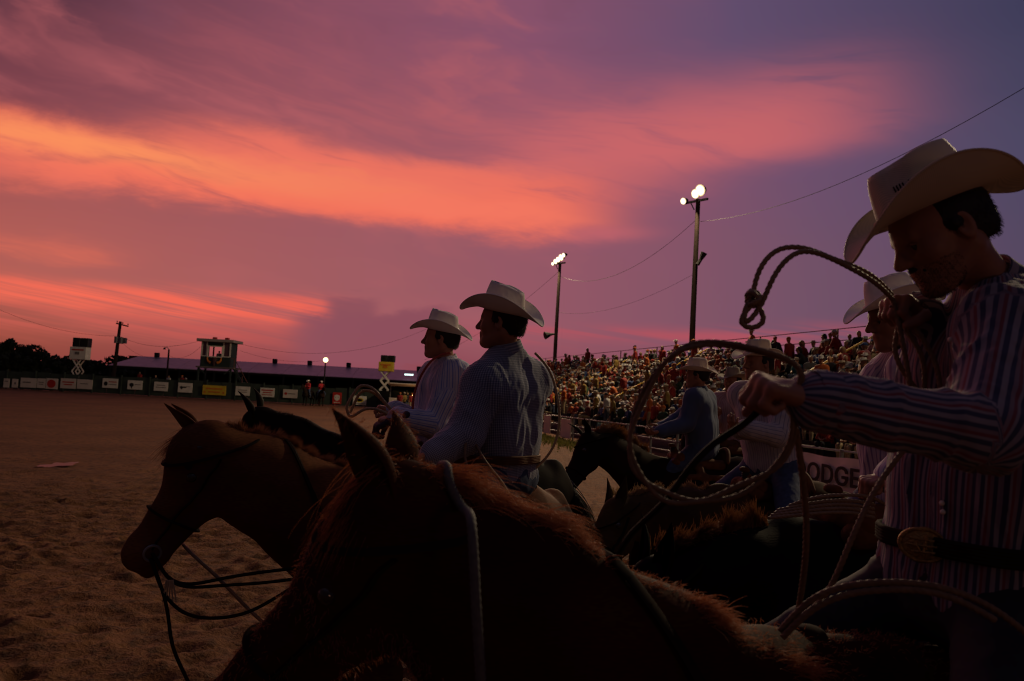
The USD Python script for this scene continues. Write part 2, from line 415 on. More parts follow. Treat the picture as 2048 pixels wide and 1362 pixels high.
# ------------------------------------------------------------------ the ground
def axis(lo, hi, dense0, dense1, step, grow=1.09):
    a = [x for x in np.arange(dense0, dense1, step)]
    s = step
    while a[-1] < hi: s *= grow; a.append(a[-1] + s)
    s = step
    while a[0] > lo: s *= grow; a.insert(0, a[0] - s)
    return np.array(a)
gx, gy = axis(-1500, 1500, -7, 3, .045), axis(-60, 2500, 4, 13, .05, 1.06)
GX, GY = np.meshgrid(gx, gy, indexing='ij')
P = np.stack([GX, GY, np.zeros_like(GX)], -1)
near = np.clip(1.4 - np.hypot(GX, GY) / 60, 0, 1)
hz = (fbm(P * (1.1, 1.1, 1), 3, 3) * .10 + fbm(P * (4.0, 6.5, 1), 3, 5) * .085)
# hoof-churned clods
cl = np.abs(fbm(P * (9, 14, 1), 2, 9)); hz += np.clip(.11 - cl, 0, 1) * .30
# harrow lines and hoof prints
hz += .014 * np.sin((GX * .30 + GY) * 5.2 + 5 * fbm(P * (.5, .5, 1), 2, 11)) * (.4 + meshkit.noise(P * (.25, .4, 1), 12))
Rh0 = np.random.default_rng(14)
for hx_, hy_, hr_, hd_ in zip(Rh0.uniform(-10, 2, 900), 4 + 16 * Rh0.uniform(0, 1, 900) ** 1.4, Rh0.uniform(.07, .12, 900), Rh0.uniform(.03, .06, 900)):
    i0, i1 = np.searchsorted(gx, [hx_ - .35, hx_ + .35]); j0, j1 = np.searchsorted(gy, [hy_ - .35, hy_ + .35])
    if i1 > i0 and j1 > j0:
        r2 = ((GX[i0:i1, j0:j1] - hx_) ** 2 + (GY[i0:i1, j0:j1] - hy_) ** 2) / hr_ ** 2
        hz[i0:i1, j0:j1] += -hd_ * np.exp(-r2) + hd_ * .45 * np.exp(-(np.sqrt(r2) - 1.7) ** 2 * 3)
P[..., 2] = hz * near * .72 - .03
q = G(); gp = q.node('geometry') + '.position'
nb = q.noise(gp, .35, 4, .6); nf = q.noise(gp, 7.0, 5, .65)
dirt = q.mix(q.ss(nb, .3, .7), (.108, .044, .018), (.160, .065, .026))
dirt = q.mix(q.ss(nf, .42, .7), dirt, (.060, .028, .015))
bh = q.add(q.mul(nf, .7), q.mul(q.noise(gp, 28.0, 3, .6), .4))
gn = q.node('bump', {'height': bh}, strength=.7, distance=.05) + '.normal'
usdkit.material(stage, LK + 'arena_dirt', q.n + {} if False else q.n, q.l, surface=q.node('principled_bsdf', {'base_color': dirt, 'normal': gn}, roughness=.95, specular_ior_level=.15) + '.BSDF')
# (material is defined after its last node, so rebuild it with every node)
usdkit.material(stage, LK + 'arena_dirt', q.n, q.l, surface='n%d.BSDF' % q.k)
v, f = grid(P); solo('ground', (v, f), LK + 'arena_dirt', kind='structure', smooth=True)

# a wet patch that mirrors the sky
pc = Wz(118, 930, 0); th = np.linspace(0, 2 * np.pi, 60, endpoint=False)
rr = .75 + .5 * (meshkit.noise(np.stack([np.cos(th) * 2 + 5, np.sin(th) * 2, th * 0], 1)) - .5) + .35 * (meshkit.noise(np.stack([np.cos(th) * 6, np.sin(th) * 6, th * 0 + 3], 1)) - .5)
pv_ = np.vstack([[pc + (0, 0, .012)], pc + np.stack([np.cos(th) * rr * .30, np.sin(th) * rr * .75, th * 0 + .012], 1)])
qq = G(); usdkit.material(stage, LK + 'puddle_water', *(lambda s_: (qq.n, qq.l))(0), surface=qq.node('principled_bsdf', {'base_color': (.05, .025, .015)}, roughness=.16, specular_ior_level=.5) + '.BSDF') if False else None
sn_ = qq.node('principled_bsdf', {}, base_color=(.05, .025, .015), roughness=.42, specular_ior_level=.5)
usdkit.material(stage, LK + 'puddle_water', qq.n, qq.l, surface=sn_ + '.BSDF')
solo('puddle', (pv_, np.array([[0, i + 1, (i + 1) % 60 + 1] for i in range(60)])), LK + 'puddle_water', kind='structure', smooth=True)

# shared looks
WHITE = mat('white_paint', (.62, .58, .52), .7, .12, 3)
BANNER = mat('banner_vinyl', (.55, .47, .42), .55, .1, 1.2)
GREENP = mat('green_boards', (.030, .042, .034), .8, .3, 2)
GREEND = mat('green_cabin', (.022, .036, .032), .7, .25, 2)
WOOD = mat('weathered_pole', (.034, .020, .014), .9, .3, 4)
STEEL = mat('grey_steel', (.22, .22, .22), .5, .2, 4, metal=.6)
DARK = mat('dark_gap', (.012, .011, .010), .9, .2, 3)
BLACK = mat('black_paint', (.015, .014, .014), .6, .2, 5)
REDP = mat('red_paint', (.42, .025, .018), .6, .15, 3)
YEL = mat('yellow_vinyl', (.55, .38, .03), .6, .12, 2)
ORANGE = mat('orange_paint', (.55, .17, .02), .6, .15, 5)
ROOF = mat('shed_roof_tin', (.42, .36, .40), .45, .12, 1.5, metal=.55)
GREYW = mat('grey_print', (.16, .14, .13), .7, .2, 5)
PLANK = mat('seat_plank', (.22, .19, .16), .7, .25, 3)
YRAIL = mat('yellow_rail', (.60, .36, .03), .5, .15, 4)
RAIL = mat('rust_rail', (.16, .07, .05), .6, .2, 6)
LEAF = mat('dark_leaves', (.020, .026, .014), .8, .5, .8)
BARK = mat('bark', (.05, .035, .013), .9, .3, 5)
WIRE = mat('cable', (.02, .017, .016), .7, .1, 5)
BULB = emis('flood_bulb', (1.0, .86, .58), 1.0)

# ------------------------------------------------------------------ boarded fence at the far end, with its banners
FY = 80.0
fence = thing('arena_fence', 'long dark green boarded fence across the far end of the arena', 'fence', (-40, FY, 0))
for i in range(48):
    x0 = -76 + i * 1.43
    hgt = 1.72 + .05 * math.sin(i * 1.7)
    fence.part('board_panel', box((x0 + .7, FY, hgt / 2 + .05), (1.38, .06, hgt)), GREENP)
    if i % 2 == 0: fence.part('post', box((x0 - .015, FY - .06, .95), (.12, .14, 1.95)), GREENP)
def sign(x0, y0, x1, y1, face, label, marks=(), dy=.14, wood=None, dep=None):
    """a flat board on the fence covering photo pixels x0..x1, y0..y1, with its printed shapes proud of it"""
    d = (dep or FY) - dy
    a = Wd(x0, (y0 + y1) / 2, d); b = Wd(x1, (y0 + y1) / 2, d)
    zc = (a[2] + b[2]) / 2; hgt = (y1 - y0) / FPX * d; wid = b[0] - a[0]
    cx = (a[0] + b[0]) / 2
    s = thing('banner_sign', label, 'sign', (cx, d, zc - hgt / 2), group=None)
    s.part('sheet', cbox((cx, d, zc), (wid, .04, hgt), .008), face)
    for mk in marks:
        kind, u, w, su, sv, mm = mk
        c = np.array((cx + (u - .5) * wid, d - .028, zc + (.5 - w) * hgt))
        if kind == 'bar': s.part('print', box(c, (su * wid, .012, sv * hgt)), mm)
        elif kind == 'disc':
            k = trimesh.creation.cylinder(1, 1, sections=16); vv = np.array(k.vertices)[:, [0, 2, 1]] * (su * wid / 2, .006, sv * hgt / 2)
            s.part('print', (vv + c, np.array(k.faces)[:, ::-1]), mm)
        elif kind == 'poly':
            import shapely
            pl = shapely.Polygon([(c[0] + px * su * wid, c[2] + pz * sv * hgt) for px, pz in w_poly[u]]) if False else None
    return s
def Wd(px, py, y):
    """point on the vertical plane at world depth y seen at the pixel"""
    r = ray(px, py); return CAM + r * (y / r[1])
B_ = lambda u, w, su, sv, mm: ('bar', u, w, su, sv, mm)
D_ = lambda u, w, su, sv, mm: ('disc', u, w, su, sv, mm)
sign(7, 757, 19, 775, BANNER, 'narrow blank white banner at the far left end of the arena fence', [B_(.5, .3, .6, .1, GREYW)])
sign(24, 758, 36, 775, BANNER, 'narrow white banner with a small grey figure, second from the left end of the fence', [D_(.55, .5, .3, .3, GREYW)])
sign(41, 756, 73, 775, BANNER, 'wide plain white banner left of the banner with the red octagon', [B_(.4, .45, .5, .12, GREYW)])
sign(74, 757, 91, 776, BANNER, 'squarish pale banner directly beside the red octagon banner', [B_(.5, .4, .6, .08, GREYW), B_(.5, .6, .5, .08, GREYW)])
sign(92, 757, 116, 778, BANNER, 'white banner with a big red octagon', [D_(.46, .5, .72, .8, REDP)])
sign(121, 757, 152, 777, BANNER, 'white banner with red printed lines under the left scissor lift', [B_(.5, .36, .75, .12, REDP), B_(.5, .6, .55, .1, REDP)])
sign(154, 759, 185, 778, BANNER, 'plain white banner just right of the red printed one, under the left scissor lift', [B_(.45, .45, .5, .08, GREYW)])
sign(205, 757, 236, 776, WHITE, 'white sign with a round black emblem at its left, on the green fence', [D_(.22, .55, .25, .45, BLACK), B_(.66, .35, .5, .09, REDP), B_(.66, .62, .5, .08, GREYW)])
sign(255, 761, 285, 779, WHITE, 'white sign with a dark horse-like blot, below the man on the fence', [D_(.28, .5, .3, .45, BLACK), B_(.3, .75, .06, .3, BLACK), B_(.68, .45, .4, .08, GREYW)])
sign(308, 764, 336, 782, WHITE, 'white sign with two faint grey printed lines on the green fence', [B_(.5, .36, .6, .08, GREYW), B_(.5, .6, .7, .07, GREYW)])
sign(356, 766, 385, 785, WHITE, 'white sign with a slanting black mark like a long arm', [B_(.36, .45, .45, .14, BLACK), D_(.25, .5, .16, .35, BLACK), B_(.7, .38, .3, .06, GREYW)])
sign(405, 771, 452, 790, YEL, 'long yellow banner under the announcer tower', [B_(.5, .34, .7, .16, ORANGE), B_(.5, .68, .5, .14, ORANGE), D_(.1, .72, .09, .25, ORANGE), D_(.9, .72, .09, .25, ORANGE)])
sign(471, 773, 500, 791, WHITE, 'white sign at the foot of the tower stairs', [B_(.5, .4, .6, .07, GREYW), B_(.5, .62, .6, .07, GREYW)])
sign(520, 776, 549, 794, WHITE, 'white sign with red lettering lines, right of the tower stairs', [B_(.5, .25, .8, .12, REDP), B_(.5, .5, .6, .1, REDP), B_(.5, .75, .7, .08, REDP)])
sign(566, 779, 595, 796, BANNER, 'pale sign with a small red and blue print, left of the riders in red', [D_(.2, .5, .2, .3, REDP), B_(.6, .5, .5, .1, GREYW)])
sign(665, 785, 683, 808, REDP, 'upright red sign with a white shield, right of the riders in red', [D_(.5, .45, .62, .52, WHITE), B_(.5, .3, .6, .1, WHITE), D_(.36, .42, .1, .08, REDP), D_(.64, .42, .1, .08, REDP), B_(.5, .86, .7, .06, WHITE)])
sign(706, 792, 733, 810, WHITE, 'white sign with an orange and yellow blotch near the fence corner', [D_(.5, .46, .6, .5, YEL), D_(.5, .46, .4, .3, ORANGE), B_(.5, .84, .8, .06, GREYW)])

# ------------------------------------------------------------------ announcer tower
TY = 84.0
pt = lambda px, py, y=TY: Wd(px, py, y)
zl = lambda px, py, y=TY: Wd(px, py, y)[2]
tx = pt(438, 710)[0]
tower = thing('announcer_tower', 'green announcer cabin on tall stilts with a flat overhanging roof', 'tower', (tx, TY, 0))
hw, dp = 1.55, 1.9
zf, zs, zt = 3.3, 4.35, 5.85
yf = TY - dp / 2
tower.part('floor_deck', cbox((tx + .1, TY, zf - .08), (2 * hw + .9, dp + .5, .16), .02), mat('deck_planks', (.14, .11, .10), .8, .2, 3))
tower.part('wall', cat(box((tx, yf, (zf + zs) / 2), (2 * hw, .08, zs - zf)), box((tx, TY + dp / 2, (zf + zs) / 2), (2 * hw, .08, zs - zf)), box((tx - hw + .04, TY, (zf + zs) / 2), (.08, dp - .17, zs - zf)), box((tx + hw - .04, TY, (zf + zs) / 2), (.08, dp - .17, zs - zf))), GREEND)
for xx in (-hw + .07, -.95, .78, hw - .07):
    for yy in (yf, TY + dp / 2): tower.part('corner_post', box((tx + xx, yy, (zs + zt) / 2 + .003), (.13, .1, zt - zs)), WHITE if yy == yf else GREEND)
w = tower.part('wall', box((tx + hw - .04, TY, (zs + zt) / 2), (.07, dp - .3, zt - zs - .01)), GREEND)
for (x0, x1) in ((-hw + .13, -1.02), (.85, hw - .13)):
    tower.part('window', box((tx + (x0 + x1) / 2, yf + .03, (zs + zt) / 2), (x1 - x0, .02, zt - zs - .01)), mat('smoky_glass%d' % (x0 > 0), (.10, .05, .06), .15, .15, 2, spec=.6), 0)
    tower.part('window_frame', box((tx + (x0 + x1) / 2, yf - .02, zs + .03), (x1 - x0, .1, .09)), WHITE)
fr = [box((tx - .08, yf - .05, z), (1.62, .12, .1)) for z in (zs - .02, zt - .42)] + [box((tx - .08 + s * .76, yf - .05, (zs + zt - .44) / 2), (.1, .12, zt - zs - .5)) for s in (-1, 1)]
tower.part('window_frame', cat(*fr), WHITE)
tower.part('window_header', box((tx - .08, yf + .02, zt - .19), (1.6, .05, .36)), GREEND)
ro = tower.part('roof', cbox((tx + .02, TY, zt + .17), (2 * hw + .8, dp + 1.0, .3), .04), mat('roof_fascia', (.33, .27, .25), .7, .15, 2))
for s in (-.55, .75): ro.part('vent', cbox((tx + s, TY, zt + .46), (.38, .38, .24), .03), REDP)
# painted emblem: dark long face between two orange curved horns
for s in (-1, 1):
    arc = [(tx - .1 + s * (.3 + .42 * math.sin(t)), yf - .07, zs - .62 + .52 * (1 - math.cos(t)) * .8) for t in np.linspace(0.1, 1.9, 9)]
    tower.part('horn_emblem', tube(arc, list(np.linspace(.15, .06, 9)), 8), ORANGE)
tower.part('head_emblem', tube([(tx - .1, yf - .05, zs - .12), (tx - .1, yf - .06, zs - .5), (tx - .1, yf - .05, zs - .95)], [.3, .22, .14], 10, flat=1), mat('maroon_paint', (.05, .018, .022), .7, .2, 4))
for sx in (-1, 1):
    for sy in (-1, 1):
        tower.part('stilt', box((tx + sx * (hw + .12), TY + sy * (dp / 2), (zf - .16) / 2), (.17, .17, zf - .18)), GREEND)
    tower.part('brace', bar((tx + sx * (hw + .1), yf - .02, zf - .2), (tx + sx * (hw - .55), yf - .02, zf - .75), .09), GREEND)
st = tower.part('stair_rail', cat(bar((tx + hw + .45, yf, zf + .95), (tx + hw + 2.35, yf, 1.2), .06), bar((tx + hw + .1, yf, zf + .95), (tx + hw + .5, yf, zf + .95), .06)), RAIL)
for x_, z_ in ((.45, zf), (1.4, zf - 1.7)): st.part('baluster', box((tx + hw + x_, yf, z_ + .45), (.06, .06, .9)), RAIL)
tower.part('stair_stringer', bar((tx + hw + .4, yf + .1, zf - .1), (tx + hw + 2.5, yf + .1, 0.1), .12, .22), GREEND)
for k in range(13):
    t = (k + .5) / 13; tower.part('tread', box((tx + hw + .45 + t * 2.05, yf + .6, zf - .1 - t * (zf - .1)), (.26, .8, .04)), GREEND)
tower.part('platform_landing', box((tx + hw + .3, yf + .6, zf - .05), (.5, 1.0, .08)), GREEND)
person_spots = [((tx - .0, TY + .2, zf - .35), 'tower')]

# ------------------------------------------------------------------ scissor lifts with loudspeakers
def lift(px, panel, spk_y, scis, face, label, glow=False):
    y = 82.0
    x0, y0, x1, y1 = panel
    a, b = Wd(x0, y1, y), Wd(x1, y0, y); cx = (a[0] + b[0]) / 2; zb, zt_ = (Wd(px, y1, y)[2]), (Wd(px, y0, y)[2])
    t = thing('scissor_lift', label, 'scissor lift', (cx, y, 0))
    t.part('platform_panel', cbox((cx, y, (zb + zt_) / 2), (b[0] - a[0], 1.0, zt_ - zb), .03), face)
    t.part('panel_print', box((cx, y - .52, zt_ - .3), ((b[0] - a[0]) * .7, .02, .14)), REDP if face == WHITE else ORANGE)
    t.part('panel_print', box((cx - .05, y - .52, (zb + zt_) / 2), (.45, .02, .28)), GREYW if face == WHITE else ORANGE)
    zsp = Wd(px, spk_y, y)[2]; w_ = (b[0] - a[0]) * .45
    for s in (-1, 1):
        sp_ = t.part('loudspeaker', cbox((cx + s * w_ * .56 + .12, y, (zt_ + zsp) / 2 + .01), (w_, .8, zsp - zt_), .04), BLACK)
        for kz in (.3, .7): sp_.part('speaker_cone', cyl((cx + s * w_ * .56 + .12, y - .39, zt_ + (zsp - zt_) * kz), (cx + s * w_ * .56 + .12, y - .43, zt_ + (zsp - zt_) * kz), .17), mat('speaker_cone', (.07, .02, .022), .6, .2, 5) if False else DARK)
    n = scis; z0 = .9; hh = (zb - z0) / n; w2 = .42
    for k in range(n):
        for s in (-1, 1):
            for yy in (-.35, .35):
                t.part('scissor_arm', bar((cx - s * w2 - .1, y + yy + s * .035, z0 + k * hh), (cx + s * w2 - .1, y + yy + s * .035, z0 + (k + 1) * hh), .12, .06, (0, 1, 0)), WHITE)
    t.part('base', cbox((cx, y, .55), (2.0, 1.1, .6), .05), ORANGE)
    for s in (-.7, .7): t.part('wheel', cyl((cx + s, y - .6, .25), (cx + s, y - .4, .25), .25, sides=14), BLACK)
lift(158, (143, 694, 178, 719), 676, 2, WHITE, 'scissor lift with a white panel and two loudspeakers, at the left of the fence')
lift(773, (758, 724, 788, 743), 711, 3, YEL, 'scissor lift with a yellow panel and two loudspeakers, left of the striped shirt rider')

# ------------------------------------------------------------------ long shed behind the fence
SY = 108.0
a = Wd(254, 728, SY); xr = 2.0; xl = a[0]
zr, ze = 4.6, 3.15
shed = thing('long_shed', 'long low open shed with a purple-lit tin roof behind the fence', 'shed', ((xl + xr) / 2, SY, 0))
nsec = 12
for k in range(nsec):
    x0, x1 = xl + (xr - xl) * k / nsec, xl + (xr - xl) * (k + 1) / nsec - .03
    zl0 = zr if k else zr
    shed.part('roof_sheet', cat((np.array([[x0, SY - 5, ze], [x1, SY - 5, ze], [x1, SY, zr], [x0 + (1.6 if k == 0 else 0), SY, zr], [x0, SY - 5, ze - .08], [x1, SY - 5, ze - .08], [x1, SY, zr - .08], [x0 + (1.6 if k == 0 else 0), SY, zr - .08]]), np.array([[0, 1, 2], [0, 2, 3], [5, 4, 7], [5, 7, 6], [4, 5, 1], [4, 1, 0], [1, 5, 6], [1, 6, 2], [4, 0, 3], [4, 3, 7]]))), ROOF, False)
    shed.part('roof_sheet', (np.array([[x1, SY + 5, ze], [x0, SY + 5, ze], [x0, SY, zr], [x1, SY, zr]]), np.array([[0, 1, 2], [0, 2, 3]])), ROOF, False)
    shed.part('post', box((x0 + .2, SY - 4.8, ze / 2 - .05), (.2, .2, ze - .12)), BLACK)
shed.part('back_wall', box(((xl + xr) / 2, SY + 4.5, 1.55), (xr - xl, .15, 3.1)), DARK)
shed.part('front_lintel', box(((xl + xr) / 2, SY - 4.7, ze - .22), (xr - xl, .12, .24)), BLACK)
for px in (312, 549, 619, 697, 764, 838):
    x = Wd(px, 735, SY)[0]
    if px != 838 or True: shed.part('ridge_vent', cbox((x, SY, zr + .28), (.55, .6, .6), .06), BLACK)
xx = Wd(818, 750, SY - 5.1)
fl = solo('tube_lamp', cbox((xx[0], SY - 5.2, ze + .75), (1.15, .12, .22), .03), emis('cold_tube', (.75, 1.0, .95), 1.6), 'small cold white tube lamp on the shed edge right of the yellow lift', 'lamp')

# ------------------------------------------------------------------ poles, street lamp, cables
def pole_at(px, ytop, d, name, label, r=.14, ybot=None):
    top = Wd(px, ytop, d); t = thing(name, label, 'pole', (top[0], d, 0)); return t, top
t, top = pole_at(241, 643, 98, 'utility_pole', 'leaning utility pole with crossarm and transformer left of the shed', .17)
dx = -.35
t.part('pole', tube([(top[0] + dx, 98, -.2), (top[0], 98, top[2])], [.26, .17], 10), WOOD)
t.part('crossarm', bar((top[0] - .5, 98, top[2] - .25), (top[0] + 1.0, 98, top[2] - .55), .16), WOOD)
for s in (-.4, .3, .95): t.part('insulator', cyl((top[0] + s, 98, top[2] - .22 - s * .2), (top[0] + s, 98, top[2] - .02 - s * .2), .06), WOOD)
t.part('transformer', cyl((top[0] + .42, 97.7, top[2] - 2.75), (top[0] + .42, 97.7, top[2] - 1.95), .26, sides=12), STEEL)
t.part('transformer', cyl((top[0] - .15, 97.65, top[2] - 2.7), (top[0] - .15, 97.65, top[2] - 1.9), .24, sides=12), STEEL)
t.part('junction_box', cbox((top[0] + .85, 97.8, top[2] - 2.35), (.4, .3, .7), .03), STEEL)
UP = np.array([top[0], 98, top[2] - 1.8])
t, top = pole_at(338, 699, 96, 'light_pole', 'thin pole with a small hooded yard light between utility pole and tower')
t.part('pole', tube([(top[0], 96, 0), top], [.13, .1], 8), WOOD)
t.part('arm', tube(spline([top, top + (-.3, 0, .25), top + (-.55, 0, .2)], 8), .04, 6), STEEL)
t.part('lamp_hood', cyl(top + (-.55, 0, .2), top + (-.55, 0, -.02), .1, .16), BLACK)
LP = top
t, top = pole_at(651, 724, 84, 'street_lamp', 'street lamp with a glowing pale globe above the riders in red')
t.part('pole', tube([(top[0], 84, 0), top], [.09, .07], 8), BLACK)
gm = trimesh.creation.icosphere(2, .26); t.part('globe', (np.array(gm.vertices) + top + (0, 0, .22), np.array(gm.faces)), emis('globe_glow', (1.0, .86, .42), 3.0), True)
def cable(a, b, sag, label, r=.013, n=24):
    a, b = np.asarray(a, float), np.asarray(b, float); s = np.linspace(0, 1, n)
    p = a + (b - a) * s[:, None]; p[:, 2] -= sag * 4 * s * (1 - s)
    solo('cable', tube(p, r, 5), WIRE, label, 'cable')
# ------------------------------------------------------------------ floodlight poles behind the grandstand
FL = [(3.9, 71.0), (10.42, 46.0), (17.45, 21.0)]
tops = []
SU = N((-.259, .966, 0)); SN = N((.966, .259, 0))
GLOW1 = emis('flood_glass', (1.0, .88, .60), 2.6); GLOW2 = emis('flood_reflector', (1.0, .70, .36), .95)
def flood(x, y, htop, label, power, nlamp):
    t = thing('floodlight_pole', label, 'floodlight pole', (x, y, 0), group='floodlight poles behind the grandstand')
    t.part('pole', tube([(x, y, -.2), (x, y, htop * .5), (x + .05, y, htop)], [.19, .165, .13], 12), WOOD)
    ca_ = np.array((x, y, htop)); facing = N(-SN * .9 + (-.1, -.55, -.42))
    side = N(np.cross((0, 0, 1), facing)); 
    t.part('crossarm', bar(ca_ - side * 1.0 - (0, 0, .1), ca_ + side * .75 - (0, 0, .1), .12, .12), STEEL)
    for (u, z, r) in nlamp:
        c = ca_ + side * u + (0, 0, z) + facing * .25
        h = t.part('lamp_housing', tube([c - facing * .42, c - facing * .3, c - facing * .02], [r * .35, r * .7, r * 1.05], 14), BLACK)
        h.part('reflector', tube([c - facing * .015, c + facing * .01], [r * 1.03, r * 1.0], 18), GLOW2)
        h.part('lamp_glass', tube([c + facing * .012, c + facing * .05, c + facing * .07], [r * .84, r * .7, r * .3], 18), GLOW1)
    dl = UsdLux.DiskLight.Define(stage, t.path + '/flood_beam')
    dl.CreateRadiusAttr(.4); dl.CreateNormalizeAttr(True); dl.CreateIntensityAttr(power); dl.CreateColorAttr(Gf.Vec3f(1.0, .76, .45))
    mm = np.eye(4); fr_ = frame(-facing); mm[0, :3], mm[1, :3], mm[2, :3] = fr_[:, 0], fr_[:, 1], fr_[:, 2]; mm[3, :3] = ca_ + facing * .45 + side * .2 + (0, 0, .35) - t.loc
    dl.AddTransformOp().Set(Gf.Matrix4d(mm.tolist()))
    t.part('bracket', cat(bar(ca_ + side * -.2 - (0, 0, .6), ca_ - side * .5 - (0, 0, .1), .05), bar(ca_ + (0, 0, -.1), ca_ + (0, 0, .45), .08)), STEEL)
    tops.append(ca_); return t
PW = 1200.0
t1 = flood(*FL[0], 14.1, 'farther floodlight pole with a clustered bright lamp head and a horn loudspeaker', PW, [(.42, .45, .3), (.05, .3, .26), (-.3, .15, .24), (.75, .62, .2), (-.65, -.02, .16)])
t2 = flood(*FL[1], 14.0, 'nearer floodlight pole with a big bright lamp and a small one, directly above the crowd', PW, [(.36, .5, .34), (.02, .35, .28), (-.85, .05, .2)])
t3 = flood(*FL[2], 14.0, 'floodlight pole nearest the camera, beyond the right edge of the photograph', PW * .55, [(.36, .5, .34), (.02, .35, .28), (-.85, .05, .2)])
c = np.array((3.9, 71, 7.6)); t1.part('horn_speaker', tube([c + (-.15, -.2, 0), c + (-.45, -.3, -.05), c + (-1.0, -.5, -.2)], [.08, .12, .36], 10), BLACK)
c = np.array((10.42, 46, 10.3)); t2.part('horn_speaker', tube([c + (.1, -.2, -.2), c + (.28, -.2, .1), c + (.45, -.25, .5)], [.12, .1, .2], 10), BLACK)
cable(tops[1] + SN * .25 - (0, 0, 1.3), tops[2] - (0, 0, .2), 1.3, 'long cable sagging from the nearer floodlight pole up to the right edge')
cable(tops[0] + SN * .25 - (0, 0, 1.3), tops[1] - (0, 0, 1.2), 1.6, 'cable sagging between the two floodlight poles')
cable(tops[0] - (0, 0, .8), (-10, 92, 5.5), 1.0, 'cable running down left from the farther floodlight pole')
cable(tops[0] - (0, 0, 4.5), tops[1] - (0, 0, 4.4), .9, 'fainter lower cable between the two floodlight poles', .008)
cable(Wd(-60, 590, 90), UP, 1.2, 'cable entering at the left edge and sagging to the utility pole', .016)
cable(UP, (tx - 2.2, TY, zt + .1), .9, 'cable sagging from the utility pole to the announcer cabin roof', .016)
cable(UP - (0, 0, .4), LP + (0, 0, -.9), 1.0, 'low cable from the utility pole to the yard light pole', .013)
cable(LP + (0, 0, -.7), (tx - 2.0, TY, zt - .5), .7, 'cable from the yard light pole to the announcer cabin', .013)
cable((tx + 2.2, TY, zt), Wd(860, 655, 95), 1.9, 'cable sagging from the announcer cabin to the right behind the yellow lift', .013)
cable((tx + 2.2, TY, zt - .7), Wd(640, 722, 95), .5, 'lower cable from the announcer cabin towards the street lamp', .012)

# ------------------------------------------------------------------ trees at the left
def tree(px, pyt, d, wid, label, seed, name='tree'):
    R = np.random.default_rng(seed); top = Wd(px, pyt, d); x, hgt = top[0], top[2]
    t = thing(name, label, 'tree', (x, d, 0), group='trees behind the left end of the fence')
    tr = [tube([(x, d, -.2), (x + .2, d, hgt * .35), (x, d, hgt * .75)], [.3, .22, .07], 8)]
    for k in range(5):
        a = R.uniform(0, 6.28); z = hgt * R.uniform(.3, .5)
        tr.append(tube([(x, d, z), (x + math.cos(a) * wid * .5, d + math.sin(a) * wid * .5, z + hgt * .3)], [.12, .03], 6))
    t.part('trunk', cat(*tr), BARK)
    C = []
    for k in range(16):
        C.append((x + R.normal(0, wid * .36), d + R.normal(0, wid * .3), hgt * R.uniform(.28, .9), R.uniform(.5, 1.0) * wid * .3))
    C.append((x, d, hgt - wid * .16, wid * .16))
    n = 1500; ci = R.integers(0, len(C), n); C = np.array(C)
    u = R.normal(size=(n, 3)); u /= np.linalg.norm(u, axis=1, keepdims=True)
    ctr = C[ci, :3] + u * (C[ci, 3] * R.uniform(.3, 1.05, n) ** .5)[:, None] * (1, 1, .8)
    ctr[:, 2] = np.clip(ctr[:, 2], .3, hgt)
    A = N(R.normal(size=3)); s = R.uniform(.18, .42, n)[:, None]
    e1 = R.normal(size=(n, 3)); e1 /= np.linalg.norm(e1, axis=1, keepdims=True); e2 = np.cross(e1, u); e2 /= np.maximum(np.linalg.norm(e2, axis=1, keepdims=True), 1e-6)
    v = np.stack([ctr - e1 * s, ctr + e2 * s * .6, ctr + e1 * s, ctr - e2 * s * .6], 1).reshape(-1, 3)
    i = np.arange(n)[:, None] * 4
    t.part('crown', (v, np.vstack([i + [0, 1, 2], i + [0, 2, 3]])), LEAF, False)
for k, (px, py, d, w_, lb) in enumerate([(-70, 682, 118, 6, 'dark broad tree cut by the left edge'), (-10, 688, 120, 5, 'dark tree at the left edge behind the white banners'), (22, 676, 118, 3.6, 'tallest dark tree with a pointed tuft near the left edge'), (48, 690, 121, 6, 'wide dark tree just right of the pointed one'), (72, 702, 122, 4.5, 'dark tree where the tree line steps down'), (98, 714, 124, 5.5, 'low dark tree left of the left scissor lift'), (126, 713, 126, 5, 'low dark tree behind the left scissor lift'), (152, 720, 126, 5, 'low dark tree under the white lift panel'), (182, 722, 128, 6, 'low dark tree right of the left scissor lift'), (212, 728, 130, 5.5, 'low dark bushy tree left of the utility pole'), (246, 713, 126, 3.6, 'round dark tree right behind the utility pole'), (262, 715, 128, 3.2, 'small dark tree at the left end of the shed roof'), (286, 716, 128, 4.2, 'small dark tree poking over the shed roof')]):
    tree(px, py, d, w_, lb, 50 + k)
# distant wood line that closes the horizon
R = np.random.default_rng(3); n = 9000
xs = R.uniform(-260, 260, n); hh = 3.4 + 1.4 * meshkit.noise(np.stack([xs * .06, xs * 0, xs * 0], 1)) 
ctr = np.stack([xs, R.uniform(200, 215, n), hh * R.uniform(0, 1, n)], 1); s = R.uniform(.5, 1.1, n)[:, None]
e1 = R.normal(size=(n, 3)); e1 /= np.linalg.norm(e1, axis=1, keepdims=True); e2 = np.cross(e1, R.normal(size=(n, 3))); e2 /= np.linalg.norm(e2, axis=1, keepdims=True)
v = np.stack([ctr - e1 * s, ctr + e2 * s, ctr + e1 * s, ctr - e2 * s], 1).reshape(-1, 3); i = np.arange(n)[:, None] * 4
solo('distant_wood', (v, np.vstack([i + [0, 1, 2], i + [0, 2, 3]])), LEAF, 'far dark band of woodland along the horizon', 'woodland', kind='stuff', smooth=False)
